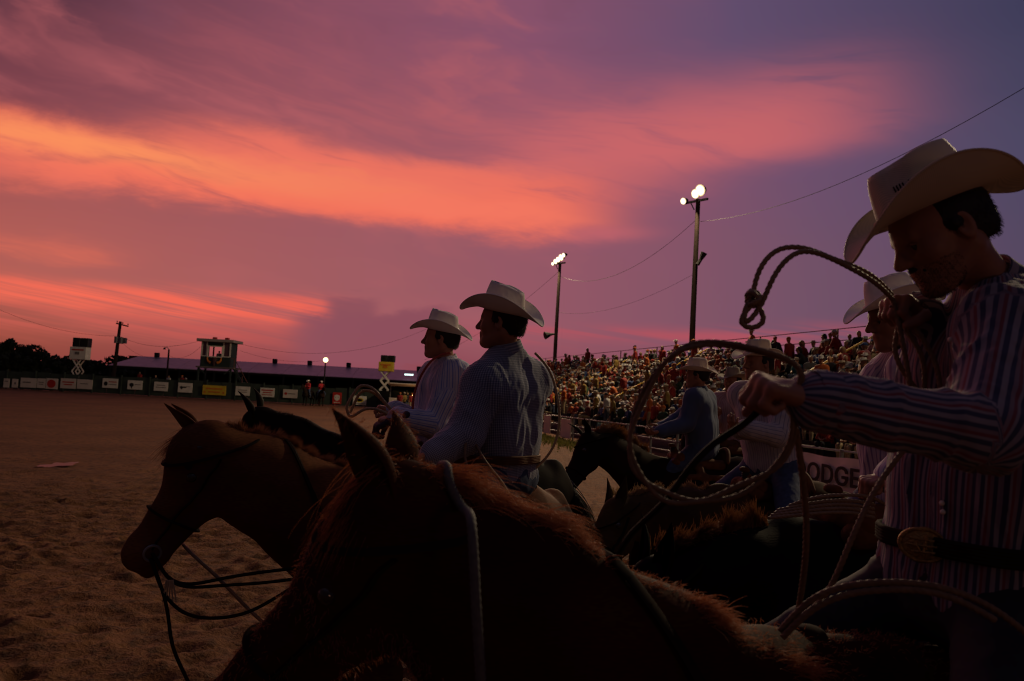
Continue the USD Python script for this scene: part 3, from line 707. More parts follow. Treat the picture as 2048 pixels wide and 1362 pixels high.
# ------------------------------------------------------------------ people
EYEM = mat('eye', (.03, .018, .012), .1, .1, 200, spec=.6)
UPV = np.array([0, 0, 1.0])
def head_frame(face, tilt=0.0):
    """columns forward, left, up from the facing direction"""
    f = N(face); l = N(np.cross(UPV, f)); u = np.cross(f, l)
    if tilt: l, u = l * math.cos(tilt) + u * math.sin(tilt), u * math.cos(tilt) - l * math.sin(tilt)
    return np.stack([f, l, u], 1)
def head_prims(s=1.0, nose=1.0):
    a = np.array
    P = [EL((-.012, 0, .032), (.100, .077, .088), k=.02), RC((.03, 0, .03), (.045, 0, -.05), .062, .048, .03), RC((.0, 0, -.035), (.055, 0, -.083), .055, .026, .03)]
    for q in (-1, 1):
        P += [RC((-.02, q * .052, -.045), (.055, q * .022, -.09), .021, .02, .03), SP((.058, q * .043, -.018), .024, .03), RC((.078, q * .036, .026), (.086, q * .010, .024), .012, .012, .012)]
        P += [RC((.086, q * .03, .004), (.086, q * .034, .004), .010, .009, .014, 'd'), SP((.072, q * .032, .004), .0125, .004)]
        P += [RC((.100, q * .012, -.024), (.094, q * .013, -.022), .009, .009, .008)]
        P += [EL((-.012, q * .079, -.002), (.020, .008, .033), k=.008), EL((-.006, q * .085, .002), (.010, .006, .018), k=.008, op='d')]
    P += [RC((.090, 0, .018), (.112 + .004 * nose, 0, -.020), .010, .0125, .014), RC((.086, -.017, -.049), (.086, .017, -.049), .011, .011, .01), RC((.089, -.006, -.048), (.089, .006, -.048), .011, .011, .008), RC((.085, -.014, -.063), (.085, .014, -.063), .011, .011, .008), SP((.077, 0, -.092), .021, .02)]
    return P
def xf(P, R, o):
    out = []
    for p in P:
        if p[0] == 'rc': out.append(('rc', R @ p[1] + o, R @ p[2] + o) + p[3:7] + ((None if p[7] is None else (R @ p[7][0], p[7][1])),))
        else: out.append(('el', R @ p[1] + o, p[2], R @ p[3]) + p[4:])
    return out
def hand_prims(wr, d, n, thumb_side, curl=(.5, .5, .5, .5), tcurl=.5, spread=.06, s=1.0):
    """palm with four fingers and a thumb. d: wrist to knuckles, n: the way the fingers curl, thumb_side: +1 when the thumb is at cross(d, n)"""
    d = N(d); n = N(np.asarray(n) - d * (np.asarray(n) @ d)); t = np.cross(d, n) * thumb_side
    P = []
    base = [(.031, .092, .080, .0105), (.010, .097, .088, .0108), (-.011, .092, .082, .0102), (-.031, .082, .064, .0090)]
    for i, (off, pl, ln, r) in enumerate(base):
        a = wr + t * off * .55 * s; kn = wr + (d * pl + t * off) * s
        P.append(RC(a, kn, .0155 * s, .0125 * s, .012))
        p = kn; ang = 0.0
        for j, fr in enumerate((.45, .32, .23)):
            ang += curl[i] * (1.0, 1.1, .8)[j] * 1.25
            dd = d * math.cos(ang) + n * math.sin(ang) + t * (off * spread * 12) * (.12 if j == 0 else .06)
            e = p + N(dd) * ln * fr * s; P.append(RC(p, e, r * s * (1 - .06 * j), r * s * (.94 - .08 * j), .004 if j else .008)); p = e
    b = wr + (d * .022 + t * .024 + n * .008) * s
    m1 = b + (d * .030 + t * .026 + n * .016) * s; P.append(RC(b, m1, .0165 * s, .0130 * s, .012))
    m2 = m1 + N(d * .8 + t * (.35 - .7 * tcurl) + n * (.25 + .8 * tcurl)) * .032 * s; P.append(RC(m1, m2, .0125 * s, .0115 * s, .005))
    m3 = m2 + N(d * .7 + t * (.2 - 1.0 * tcurl) + n * (.25 + .7 * tcurl)) * .026 * s; P.append(RC(m2, m3, .0115 * s, .0092 * s, .005))
    P.append(RC(wr - d * .05 * s, wr + d * .03 * s, .026 * s, .027 * s, .02, sq=(n, 1.35)))
    return P
def torso_prims(J, gr=0.0):
    pel, ch, nk, l = J['pelvis'], J['chest'], J['neck'], J['left']
    P = []
    fat = J.get('fat', 1.0)
    for q in (-1, 1):
        P += [RC(pel + l * q * .065, (pel + ch) / 2 + l * q * .068, (.122 + gr) * fat, (.112 + gr) * fat, .06), RC((pel + ch) / 2 + l * q * .068, ch + l * q * .085, (.112 + gr) * fat, .118 + gr, .06)]
        sh = J['shL' if q > 0 else 'shR']
        P += [RC(ch + l * q * .07 + (nk - ch) * .3, sh * .75 + ch * .25, .10 + gr, .075 + gr, .05), RC(nk - (nk - ch) * .12 + l * q * .03, sh, .052 + gr, .066 + gr, .05)]
    return P
def arm_prims(J, s, gr=0.0, loose=1.0, cut=1.0):
    sh, elb, wr = J['sh' + s], J['el' + s], J['wr' + s]
    return [RC(sh, elb, (.062 + gr) * loose, (.050 + gr) * loose, .04), RC(elb, elb + (wr - elb) * cut, (.049 + gr) * loose, (.034 + gr) * (loose if cut > .99 else 1), .025)]
def leg_prims(J, s, gr=0.0):
    hp, kn, an = J['hip' + s], J['kn' + s], J['an' + s]
    return [RC(hp, kn, .088 + gr, .062 + gr, .04), RC(kn, kn + (an - kn) * .35, .060 + gr, .058 + gr, .03), RC(kn + (an - kn) * .35, an, .058 + gr, .042 + gr, .03)]
def boots(J, s, h=.016):
    an = J['an' + s]; t = J['toe']
    P = [RC(an + (J['kn' + s] - an) * .35, an, .05, .045, .02), RC(an, an + t * .17 - UPV * .055, .046, .032, .03), SP(an - UPV * .045 - t * .03, .036, .02)]
    return P
def folds(mesh, amp, fx=(14, 14, 3.2), seed=1, low=None):
    """cloth folds: ridges that run mostly down the cloth"""
    v, f = mesh; n = vnormals(mesh)
    a = 1 - 2 * np.abs(fbm(v * fx + seed * 7.3, 3, seed)) * 2
    b = fbm(v * np.array(fx)[[0, 1, 2]] * .5 + seed * 3.1, 2, seed + 5)
    w = 1.0 if low is None else low(v)
    return v + n * ((np.clip(a, -1, 1) ** 3 * .6 + b * .9) * amp * w)[:, None], f
def cloth_coords(v, bones):
    """around / along coordinates of a garment, from the nearest bone"""
    best = np.full(len(v), 1e9); su = np.zeros(len(v)); sv = np.zeros(len(v))
    for a, b, r, ref in bones:
        ab = b - a; L = np.linalg.norm(ab); d = ab / L
        t = np.clip((v - a) @ d, 0, L); q = v - a - t[:, None] * d
        dist = np.linalg.norm(q, axis=1) / r
        x = N(np.asarray(ref) - d * (np.asarray(ref) @ d)); y = np.cross(d, x)
        ang = np.arctan2(q @ y, q @ x)
        m = dist < best
        best = np.where(m, dist, best); su = np.where(m, ang * r * 1.05, su); sv = np.where(m, (v - a) @ d, sv)
    return su, sv

def hat_meshes(o, R, brim=(.185, .150), curl=.075, dip=.03, H=.115, head=(.104, .086), crease=.032, pinch=.018, slope=0.0):
    """cattleman hat: o centre of the head band, R columns forward, left, up"""
    nt, nr = 72, 14
    th = np.arange(nt + 1) / nt * 2 * np.pi
    def brimz(rho, th):
        s, c = np.abs(np.sin(th)), np.cos(th)
        return curl * s ** 1.7 * rho ** 1.5 - dip * (np.abs(c) ** 2.2) * rho ** 1.6 * np.where(c > 0, 1.0, .75)
    rho = np.linspace(0, 1, nr)[None, :]; T_ = th[:, None]
    ex = head[0] + (brim[0] - head[0]) * rho; ey = head[1] + (brim[1] - head[1]) * rho * (1 - .25 * rho)
    z = brimz(rho, T_)
    top = np.stack([ex * np.cos(T_), ey * np.sin(T_), z + .002], -1)
    bot = np.stack([ex * np.cos(T_), ey * np.sin(T_), z - .002], -1)
    tv, tf = grid(top); bv, bf = grid(bot)
    rimp = np.stack([brim[0] * np.cos(th[:-1]), (head[1] + (brim[1] - head[1]) * .75) * np.sin(th[:-1]), brimz(1.0, th[:-1])], 1)
    bm = cat((tv, tf[:, ::-1]), (bv, bf), tube(rimp, .0032, 6, closed=True))
    # crown: side rows then the creased top
    rows = []
    for t in np.linspace(0, 1, 10):
        k = 1 - .13 * t - .07 * t ** 5
        x, y = head[0] * k * np.cos(th), head[1] * k * np.sin(th) * (1 - .10 * t)
        z = (H + slope * np.cos(th)) * t
        fr = np.exp(-((np.cos(th) - .72) / .28) ** 2) * t ** 1.5
        y = y * (1 - .36 * fr) - np.sign(y) * .010 * np.sin(t * math.pi) * np.exp(-((np.cos(th) - .1) / .5) ** 2)
        rows.append(np.stack([x, y, z + brimz(0, th)], 1))
    for q in np.linspace(.93, 0, 9):
        k = .80 * q; fr = np.exp(-((np.cos(th) - .72) / .28) ** 2)
        x, y = head[0] * k * np.cos(th), head[1] * k * np.sin(th) * (1 - .36 * fr) * .9
        z = H + slope * np.cos(th) * q + .010 * (1 - q ** 4) - crease * np.exp(-(y / .021) ** 2) * (1 - .55 * q ** 3) - pinch * np.exp(-((x - .055) / .03) ** 2 - ((np.abs(y) - .045) / .02) ** 2)
        rows.append(np.stack([x, y, z], 1))
    cv, cf = grid(np.stack(rows, 1)); crown = (cv, cf[:, ::-1])
    bd = np.stack([(head[0] + .002) * np.cos(th[:-1]), (head[1] + .002) * np.sin(th[:-1]), np.full(nt, .010)], 1)
    band = tube(bd, .004, 6, closed=True, flat=2.6)
    tr = lambda q: (np.asarray(q[0]) @ R.T + o, q[1])
    return tr(bm), tr(crown), tr(band)

def person_parts(J, R, h=.008, hh=None, sleeves=1.0, loose=1.0, hands=None, nose=1.0, beard=False, boots_=True, cuts=1.0, fold=.006, gr=.012, gl=.01, seed=1, headh=None):
    """meshes of one figure: body, shirt, trousers, boots, hair"""
    hd, nk = J['head'], J['neck']; out = {}
    hp_ = head_prims(nose=nose) + [RC((-.028, 0, -.05), R.T @ (nk - hd) * np.array([1, 1, 1.0]), .046, .054, .03)]
    B = torso_prims(J, -.012)
    for s in 'LR': B += arm_prims(J, s, -.006) + leg_prims(J, s, -.008)
    B += [RC(nk, nk + (hd - nk) * .5, .050, .046, .03)]
    meshes = [relax(sdf_mesh(B, max(h, .012)), 1), relax(sdf_mesh(xf(hp_, R, hd), headh or h * .55), 1)]
    for s in 'LR':
        d = hands and hands.get(s)
        if d is None:
            w = N(J['wr' + s] - J['el' + s]); d = dict(d=w, n=N(np.cross(w, J['left']) + 1e-3), side=1 if s == 'L' else -1)
        meshes.append(relax(sdf_mesh(hand_prims(J['wr' + s], d['d'], d['n'], d['side'], d.get('curl', (.5,) * 4), d.get('tcurl', .5), s=d.get('s', 1.0)), d.get('h', max(.0035, h * .5))), 1))
    out['body'] = cat(*meshes)
    S = torso_prims(J, gr)
    for s in 'LR': S += arm_prims(J, s, gr, loose, cuts)
    sm = relax(sdf_mesh(S, h), 2); sm = folds(sm, fold, seed=seed)
    # gather the cloth in at the belt
    out['shirt'] = sm
    L = [RC(J['hipL'], J['hipR'], .118, .118, .05), RC(J['pelvis'] - UPV * .02, J['pelvis'] + UPV * .02, .13, .125, .05)]
    for s in 'LR': L += leg_prims(J, s, gl)
    out['trousers'] = folds(relax(sdf_mesh(L, max(h, .012)), 2), fold * .6, (9, 9, 9), seed + 3)
    if boots_: out['boots'] = cat(*[relax(sdf_mesh(boots(J, s), .014), 2) for s in 'LR'])
    hair = [EL((-.020, 0, .030), (.103, .083, .092), k=.01), RC((-.072, -.022, -.022), (-.072, .022, -.022), .033, .033, .03), RC((.005, -.076, .01), (.005, .076, .01), .012, .012, .01)]
    hv = sdf_mesh(hair, (headh or h * .55) * 1.2, clip=lambda Q: np.maximum(Q[..., 0] - .045 + np.clip(Q[..., 2], -.1, .1) * .1, -.050 - Q[..., 2] + np.clip(Q[..., 0] + .04, 0, .1) * .9))
    out['hair'] = (relax(hv, 1)[0] @ R.T + hd, hv[1])
    return out
def collar(J, R, r=.062, hgt=.045, lean=.010):
    nk, hd = J['neck'], J['head']; ax = N(hd - nk + R[:, 0] * -.02); f = N(R[:, 0] - ax * (R[:, 0] @ ax)); l = np.cross(ax, f)
    th = np.linspace(.35, 2 * np.pi - .35, 40); rows = []
    for rr, z in ((r, .0), (r - .003, hgt * .6), (r - .001, hgt), (r + .004, hgt + .002), (r + .010, hgt * .55), (r + .018, .004)):
        rows.append(nk + (f[None] * np.cos(th)[:, None] + l[None] * np.sin(th)[:, None]) * rr + ax * (z - lean + .012 * (1 - np.cos(th))[:, None] * .8))
    v, f_ = grid(np.stack(rows, 1)); return v, f_
def figure(label, J, R, looks, hat=None, group=None, name='person', base=None, pv=False, extra=None, beard=False, **kw):
    t = thing(name, label, 'person', base if base is not None else (J['pelvis'][0], J['pelvis'][1], 0), group=group)
    M = t.M = person_parts(J, R, **kw)
    t.part('body', M['body'], looks['skin'], True)
    if pv:
        b = J['bones'](J) if callable(J.get('bones')) else bones(J)
        su, sv = cloth_coords(M['shirt'][0], b)
        t.part('shirt', M['shirt'], looks['shirt'], pv={'su': su, 'sv': sv})
    else: t.part('shirt', M['shirt'], looks['shirt'], True)
    t.part('trousers', M['trousers'], looks['trousers'], True)
    if 'boots' in M: t.part('boots', M['boots'], looks.get('boots', BLACK), True)
    t.part('hair', M['hair'], looks['hair'], True)
    if kw.get('h', 1) < .0125:
        hv_, hn_ = M['hair'][0], vnormals(M['hair']); Rr = np.random.default_rng(6); ups = R[:, 2]
        st_ = []
        for i_ in Rr.integers(0, len(hv_), 3200):
            p0 = hv_[i_] - hn_[i_] * .002; d_ = N(-ups * 1.0 - R[:, 0] * .35 + hn_[i_] * .22 + Rr.normal(0, .16, 3)); st_.append(np.array([p0, p0 + d_ * .006, p0 + d_ * .011 - ups * .001]))
        t.curves('hair_strands', st_, .0011, looks['hair'])
        if beard:
            bv_, bn_ = M['body'][0], vnormals(M['body']); q_ = (bv_ - J['head']) @ R
            jw = np.flatnonzero((q_[:, 0] > .02) & (q_[:, 0] < .1) & (q_[:, 2] < -.040 - .5 * np.clip(.06 - q_[:, 0], 0, .1) * 0) & (q_[:, 2] > -.13) & (np.abs(q_[:, 1]) < .07)); st_ = []
            for i_ in jw[Rr.integers(0, len(jw), 2600)]:
                p0 = bv_[i_]; d_ = N(-ups + bn_[i_] * .9 + Rr.normal(0, .3, 3)); st_.append(np.array([p0, p0 + d_ * .0022, p0 + d_ * .0040]))
            t.curves('stubble', st_, .0007, looks['hair'])
    if kw.get('h', 1) < .012:
        for q_ in (-1, 1):
            e_ = trimesh.creation.icosphere(2, .0123); t.part('eye', (np.array(e_.vertices) + R @ np.array([.0735, q_ * .032, .004]) + J['head'], np.array(e_.faces)), EYEM, True)
            lid = tube([R @ np.array([.083, q_ * .020, .008]) + J['head'], R @ np.array([.0865, q_ * .032, .0125]) + J['head'], R @ np.array([.078, q_ * .044, .008]) + J['head']], [.002, .0035, .002], 6); t.part('eyelid', lid, looks['skin'], True)
    if kw.get('h', 1) < .02:
        c = collar(J, R); t.part('collar', c, looks.get('collar', looks['shirt']), True, pv={'su': np.arange(len(c[0])) % 6 * .012 + .003, 'sv': np.zeros(len(c[0]))} if pv else None)
    if hat is not None:
        bm, cr_, bd = hat_meshes(**hat); hp = t.part('hat', cr_, looks['hat'], 50)
        hp.part('brim', bm, looks.get('brim', looks['hat']), 50); hp.part('hat_band', bd, looks.get('band', looks['hat']), True)
    return t
def bones(J):
    f = np.cross(J['left'], UPV)
    out = [(J['pelvis'] - UPV * .1, J['neck'], .17, -f)]
    for s in 'LR': out += [(J['sh' + s], J['el' + s], .06, UPV + f * .2), (J['el' + s], J['wr' + s], .055, UPV + f * .2)]
    return out
def rider_joints(seat, face, lean=0.06, hgt=1.0, twist=0.0, headpt=None):
    """a rider astride: seat = middle of the pelvis"""
    f = N(np.array([face[0], face[1], 0.0])); l = np.cross(UPV, f)
    J = dict(pelvis=np.asarray(seat, float), left=l)
    p = J['pelvis']
    J['chest'] = p + UPV * .36 * hgt + f * lean * .8; J['neck'] = p + UPV * .53 * hgt + f * lean; J['head'] = p + UPV * .68 * hgt + f * (lean + .035)
    for s, q in (('L', 1), ('R', -1)):
        J['sh' + s] = J['neck'] - UPV * .065 + l * q * .185
        J['hip' + s] = p + l * q * .10 - UPV * .03
        J['kn' + s] = p + l * q * .34 + f * .30 - UPV * .33
        J['an' + s] = p + l * q * .36 + f * .12 - UPV * .74
        J['el' + s] = J['sh' + s] - UPV * .26 + f * .06 + l * q * .05; J['wr' + s] = J['el' + s] + f * .22 + UPV * .05 - l * q * .08
    J['toe'] = f
    return J
# ------------------------------------------------------------------ horses
def ear_mesh(base, tip, fw, width=.05):
    """leaf-shaped cupped ear: opens towards fw"""
    ax = N(tip - base); L = np.linalg.norm(tip - base); f = N(fw - ax * (fw @ ax)); s = np.cross(ax, f)
    rows = []
    for t in np.linspace(0, 1, 14):
        w = width * (.60 + .40 * math.sin(math.pi * min(t * 1.15, 1.0))) * (1 - t ** 3.2) ** .9 + .0015
        c = base + ax * L * t - f * (.018 * math.sin(t * 2.6)) + f * .02 * t * t
        a = np.linspace(-1.9, 1.9, 15)
        rim = c + (-f[None] * np.cos(a)[:, None] * .72 + s[None] * np.sin(a)[:, None]) * w
        rin = c + (-f[None] * np.cos(a[::-1])[:, None] * .72 + s[None] * np.sin(a[::-1])[:, None]) * max(w - .006, .001)
        rows.append(np.vstack([rim, rin, rim[:1]]))
    v, f_ = grid(np.stack(rows, 0)); return v, f_
def horse_mesh(D, h, fine=None):
    """D: withers, poll, muzzle (points), back (unit, withers to croup), gz; returns body mesh"""
    s = D.get('s', 1.0); Wt, Po, Mu = D['withers'], D['poll'], D['muzzle']; b = D['back']; l = np.cross(UPV, b); z = UPV
    P = []
    A = P.append
    # trunk
    A(RC(Wt + b * .0 * s - z * .40 * s, Wt + b * .45 * s - z * .42 * s, .27 * s, .30 * s, .1, sq=(l, 1.08)))
    A(RC(Wt + b * .45 * s - z * .42 * s, Wt + b * .88 * s - z * .36 * s, .30 * s, .265 * s, .1, sq=(l, 1.05)))
    A(RC(Wt + b * .95 * s - z * .27 * s, Wt + b * 1.22 * s - z * .33 * s, .265 * s, .20 * s, .1))
    A(RC(Wt - z * .13 * s, Wt + b * .30 * s - z * .17 * s, .11 * s, .10 * s, .12, sq=(l, 1.3)))
    A(RC(Wt + b * 1.30 * s - z * .16 * s, Wt + b * 1.42 * s - z * .34 * s, .07 * s, .05 * s, .08))
    for q in (-1, 1):
        A(SP(Wt - b * .06 * s - z * .50 * s + l * q * .12 * s, .19 * s, .1)); A(SP(Wt - b * .22 * s - z * .58 * s + l * q * .09 * s, .14 * s, .1))
        ft, ht = D.get('feet', (0, 0))
        e = Wt - b * .02 * s - z * .78 * s + l * q * .15 * s; g = D.get('gz', 0)
        x = lambda off, zz, lat: np.array([Wt[0], Wt[1], 0]) + b * off * s + l * q * lat * s + z * (g + zz * s)
        A(RC(e, x(-.05, .50, .15), .10 * s, .062 * s, .07)); A(RC(x(-.05, .50, .15), x(-.05, .17, .15), .055 * s, .038 * s, .04)); A(RC(x(-.05, .17, .15), x(-.09, .08, .15), .045 * s, .045 * s, .03)); A(RC(x(-.09, .08, .15), x(-.10, .03, .15), .05 * s, .062 * s, .02))
        A(RC(Wt + b * 1.08 * s - z * .45 * s + l * q * .10 * s, x(1.0, .78, .14), .20 * s, .12 * s, .1)); A(RC(x(1.0, .78, .14), x(1.32, .55, .14), .11 * s, .062 * s, .07)); A(RC(x(1.32, .55, .14), x(1.27, .17, .14), .052 * s, .040 * s, .03)); A(RC(x(1.27, .17, .14), x(1.22, .08, .14), .045 * s, .045 * s, .03)); A(RC(x(1.22, .08, .14), x(1.21, .03, .14), .05 * s, .062 * s, .02))
    # neck: a crest line and a throat line joined by cones, narrower sideways
    hax = N(Mu - Po); nd = N(Po - Wt); lat = N(np.cross(nd, hax)) if np.linalg.norm(np.cross(nd, hax)) > .1 else l
    down = N(np.cross(lat, nd)); down = down if down @ hax > 0 else -down
    L = np.linalg.norm(Mu - Po)
    n0 = Wt - b * .02 * s - z * .30 * s; n2 = Po + down * .10 * s - nd * .05 * s
    sag = D.get('sag', 0.0)
    prev = n0; rp = .245 * s
    for t in (.33, .66, 1.0):
        c = n0 + (n2 - n0) * t + np.array([0, 0, 1]) * (.02 + D.get('arch', .03)) * math.sin(t * math.pi) * s; r = (.245 - .12 * t ** .8) * s
        kk = D.get('neck_k', 1.0); off = down * (r * (kk - 1)); A(RC(prev, c, rp, r, .07, sq=(lat, 1.55)))
        if kk > 1: A(RC(prev + off, c + off, rp, r, .07, sq=(lat, 1.45)))
        prev, rp = c, r
    # head
    back = N(nd - hax * (nd @ hax)); back = -back     # towards the throat
    A(RC(Po + hax * .04 * s + back * .062 * s, Po + hax * .30 * L + back * .082 * s, .070 * s, .094 * s, .05, sq=(lat, 1.2)))
    A(RC(Po + hax * .28 * L + back * .075 * s, Po + hax * .84 * L + back * .058 * s, .095 * s, .066 * s, .05, sq=(lat, 1.3)))
    A(RC(Po + hax * .84 * L + back * .055 * s, Mu - hax * .062 * s + back * .055 * s, .068 * s, .064 * s, .03, sq=(lat, 1.12)))
    A(RC(Po + hax * .86 * L + back * .118 * s, Po + hax * .96 * L + back * .112 * s, .038 * s, .034 * s, .02))
    A(RC(Mu - hax * .02 * s + back * .088 * s - lat * .06 * s, Mu - hax * .02 * s + back * .088 * s + lat * .06 * s, .004 * s, .004 * s, .008, 'd')); 
    for q in (-1, 1): A(RC(Mu - hax * .02 * s + back * .085 * s + lat * q * .045 * s, Mu - hax * .12 * s + back * .092 * s + lat * q * .056 * s, .004 * s, .004 * s, .008, 'd'))
    for q in (-1, 1):
        A(EL(Po + hax * .34 * L + back * .140 * s + lat * q * .036 * s, (.098 * s, .098 * s, .042 * s), np.stack([hax, back, lat], 1), .04))
        A(RC(Po + hax * .38 * L + back * .175 * s + lat * q * .03 * s, Po + hax * .82 * L + back * .11 * s + lat * q * .018 * s, .042 * s, .032 * s, .035))
        A(SP(Po + hax * .30 * L + back * .03 * s + lat * q * .070 * s, .026 * s, .02)); A(SP(Po + hax * .295 * L + back * .032 * s + lat * q * .092 * s, .013 * s, .008, 'd'))
        A(SP(Po + hax * .285 * L + back * .035 * s + lat * q * .081 * s, .016 * s, .004))
        A(RC(Po + hax * .50 * L + back * .045 * s + lat * q * .052 * s, Po + hax * .68 * L + back * .05 * s + lat * q * .044 * s, .014 * s, .010 * s, .03))
        A(RC(Mu - hax * .055 * s + back * .02 * s + lat * q * .034 * s, Mu - hax * .085 * s + back * .045 * s + lat * q * .038 * s, .024 * s, .022 * s, .02)); A(RC(Mu - hax * .045 * s + back * .026 * s + lat * q * .055 * s, Mu - hax * .07 * s + back * .02 * s + lat * q * .057 * s, .011 * s, .007 * s, .01, 'd'))
    D.update(hax=hax, lat=lat, bk=back, L=L, nd=nd, down=down)
    body = relax(sdf_mesh(P, h), 2)
    ears = []
    for q, tp in zip((-1, 1), D.get('ears', (None, None))):
        base = Po + lat * q * .050 * s + hax * .045 * s + back * .02 * s
        tip = Po + lat * q * .075 * s - hax * .17 * s - back * .02 * s if tp is None else np.asarray(tp)
        ears.append(ear_mesh(base, tip, N(-back + lat * q * D.get('earout', .5)), D.get('earw', .036) * s))
    v, f = body; n = vnormals(body)
    v = v + n * (fbm(v * 9, 2, 4) * .006)[:, None]
    return cat((v, f), *ears)
def crest(D, n=40, raise_=.0):
    Wt, Po, s = D['withers'], D['poll'], D.get('s', 1.0)
    t = np.linspace(0, 1, n)[:, None]
    n0 = Wt - D['back'] * .02 * s - UPV * .30 * s; n2 = Po + D['down'] * .10 * s - D['nd'] * .05 * s
    c = n0 + (n2 - n0) * t + UPV * (.02 + D.get('arch', .03)) * np.sin(t * math.pi) * s
    r = (.245 - .12 * t ** .8) * s
    c = c - D['down'] * (r - .005 + raise_)
    return hug(D['body'], c - D['down'] * .06, raise_) if 'body' in D else c
def hair_along(path, dirf, n, ln, seed, segs=7, spread=.02, droop=.6, jit=.25, side=None):
    """strands rooted along a line, leaving it by dirf(t) and drooping"""
    R = np.random.default_rng(seed); out = []
    P = np.asarray(path)
    for k in range(n):
        t = R.uniform(0, 1); x = t * (len(P) - 1); i = min(int(x), len(P) - 2); p = P[i] + (P[i + 1] - P[i]) * (x - i)
        p = p + R.normal(0, 1, 3) * spread
        kl = int(t * n / 26) * 7.31 + seed; cl = np.array([math.sin(kl * 12.9), math.sin(kl * 78.2), math.sin(kl * 37.7)])     # strands hang together in locks
        d = N(dirf(t) + R.normal(0, jit, 3) * .6 + cl * jit * 1.3); L = (ln(t) if callable(ln) else ln) * R.uniform(.7, 1.1) * (.95 + .40 * math.sin(kl * 5.1)); q = [p]
        for j in range(segs - 1):
            d = N(d + np.array([0, 0, -droop / segs]) + (side(t) * .25 / segs if side else 0) + R.normal(0, .05, 3)); q.append(q[-1] + d * L / (segs - 1))
        out.append(np.array(q))
    return out
def strap(path, w=.018, th=.004, up=None, n=40, closed=False):
    p = spline(path, n, closed); return tube(p, w / 2, 8, closed, flat=th / w * 2, up=(0, 0, 1) if up is None else up)
def ring(c, ax, r, tr, n=18):
    fr = frame(ax); a = np.arange(n) / n * 2 * np.pi
    return tube(c + (fr[:, 0][None] * np.cos(a)[:, None] + fr[:, 1][None] * np.sin(a)[:, None]) * r, tr, 6, closed=True)
def hug(body, pts, off=.006, toward=None):
    """push points onto the nearest skin of a body mesh, a little proud of it"""
    from scipy.spatial import cKDTree
    v, f = body; n = vnormals(body); t = cKDTree(v)
    _, i = t.query(np.asarray(pts), k=4); q = v[i].mean(1); m = n[i].mean(1); m /= np.linalg.norm(m, axis=1, keepdims=True)
    return q + m * off
def loop_on(body, c, ax, r=.3, off=.006, n=48, a0=0, a1=2 * math.pi):
    """closed strap line round a body: rays from c in the plane across ax"""
    tm = trimesh.Trimesh(body[0], body[1], process=False)
    fr = frame(ax); a = np.linspace(a0, a1, n, endpoint=abs(a1 - a0 - 2 * math.pi) > 1e-6)
    d = fr[:, 0][None] * np.cos(a)[:, None] + fr[:, 1][None] * np.sin(a)[:, None]
    v = body[0]; q = v - c; h = np.abs(q @ N(ax)) < .03; q = q[h]; ang = np.arctan2(q @ fr[:, 1], q @ fr[:, 0]); rad = np.linalg.norm(q - np.outer(q @ N(ax), N(ax)), axis=1)
    ok = rad < r; ang, rad = ang[ok], rad[ok]; out = []
    for k in range(len(a)):
        dd = np.abs((ang - a[k] + math.pi) % (2 * math.pi) - math.pi); w = np.exp(-(dd / .12) ** 2)
        out.append(c + d[k] * ((w * rad).sum() / max(w.sum(), 1e-9) + off) if w.sum() > 1e-6 else c + d[k] * r * .7)
    return np.array(out)
def bridle(t, D, body, looks, brow=True, nose=True, straps=.018):
    Po, hax, bk, lat, L, s = D['poll'], D['hax'], D['bk'], D['lat'], D['L'], D.get('s', 1.0)
    c = Po + hax * .60 * L + bk * .05 * s
    if nose: t.part('noseband', strapc(loop_on(body, c, hax, .16 * s), straps), looks)
    c2 = Po + hax * .10 * L + bk * .07 * s
    t.part('crown_strap', strapc(loop_on(body, c2 , N(hax * .75 + D['nd'] * -.65), .2 * s), straps), looks)
    for q in (-1, 1):
        p = [Po + hax * .12 * L + lat * q * .085 * s + bk * .09 * s, Po + hax * .45 * L + lat * q * .08 * s + bk * .08 * s, Po + hax * .80 * L + lat * q * .06 * s + bk * .06 * s]
        t.part('cheek_strap', strap(hug(body, spline(p, 14), .005), straps, n=24), looks)
        bit = hug(body, [Po + hax * .82 * L + lat * q * .06 * s + bk * .065 * s], .012)[0]
        t.part('bit_ring', ring(bit, lat, .03 * s, .005), STEEL)
        D['bit%d' % (q > 0)] = bit
def strapc(p, w, th=.004): return tube(p, w / 2, 6, True, flat=.45)
def make_horse(label, D, h, coat, hair, mane, group=None, tack=None, name='horse', fine=None):
    gx_ = D['withers'] + D['back'] * .6
    t = thing(name, label, 'horse', (gx_[0], gx_[1], 0), group=group)
    body = horse_mesh(D, h); D['body'] = body; D['t'] = t
    t.part('body', body, coat, True)
    if h < .025:
        for q in (-1, 1):
            ec = D['poll'] + D['hax'] * .295 * D['L'] + D['bk'] * .034 * D.get('s', 1) + D['lat'] * q * .083 * D.get('s', 1)
            es = trimesh.creation.icosphere(2, .021 * D.get('s', 1)); t.part('eye', (np.array(es.vertices) + ec, np.array(es.faces)), EYEM, True)
    if mane: mane(t, D)
    s = D.get('s', 1.0); dock = D['withers'] + D['back'] * 1.42 * s - UPV * .32 * s
    if D.get('tail', True):
        st = hair_along([dock - UPV * .02, dock + UPV * .04], lambda q: D['back'] * .5 - UPV * .6, 260, .75 * s, 5, 6, .02, 1.5, .12)
        t.curves('tail', st, .006, hair)
    if tack: bridle(t, D, body, tack)
    return t
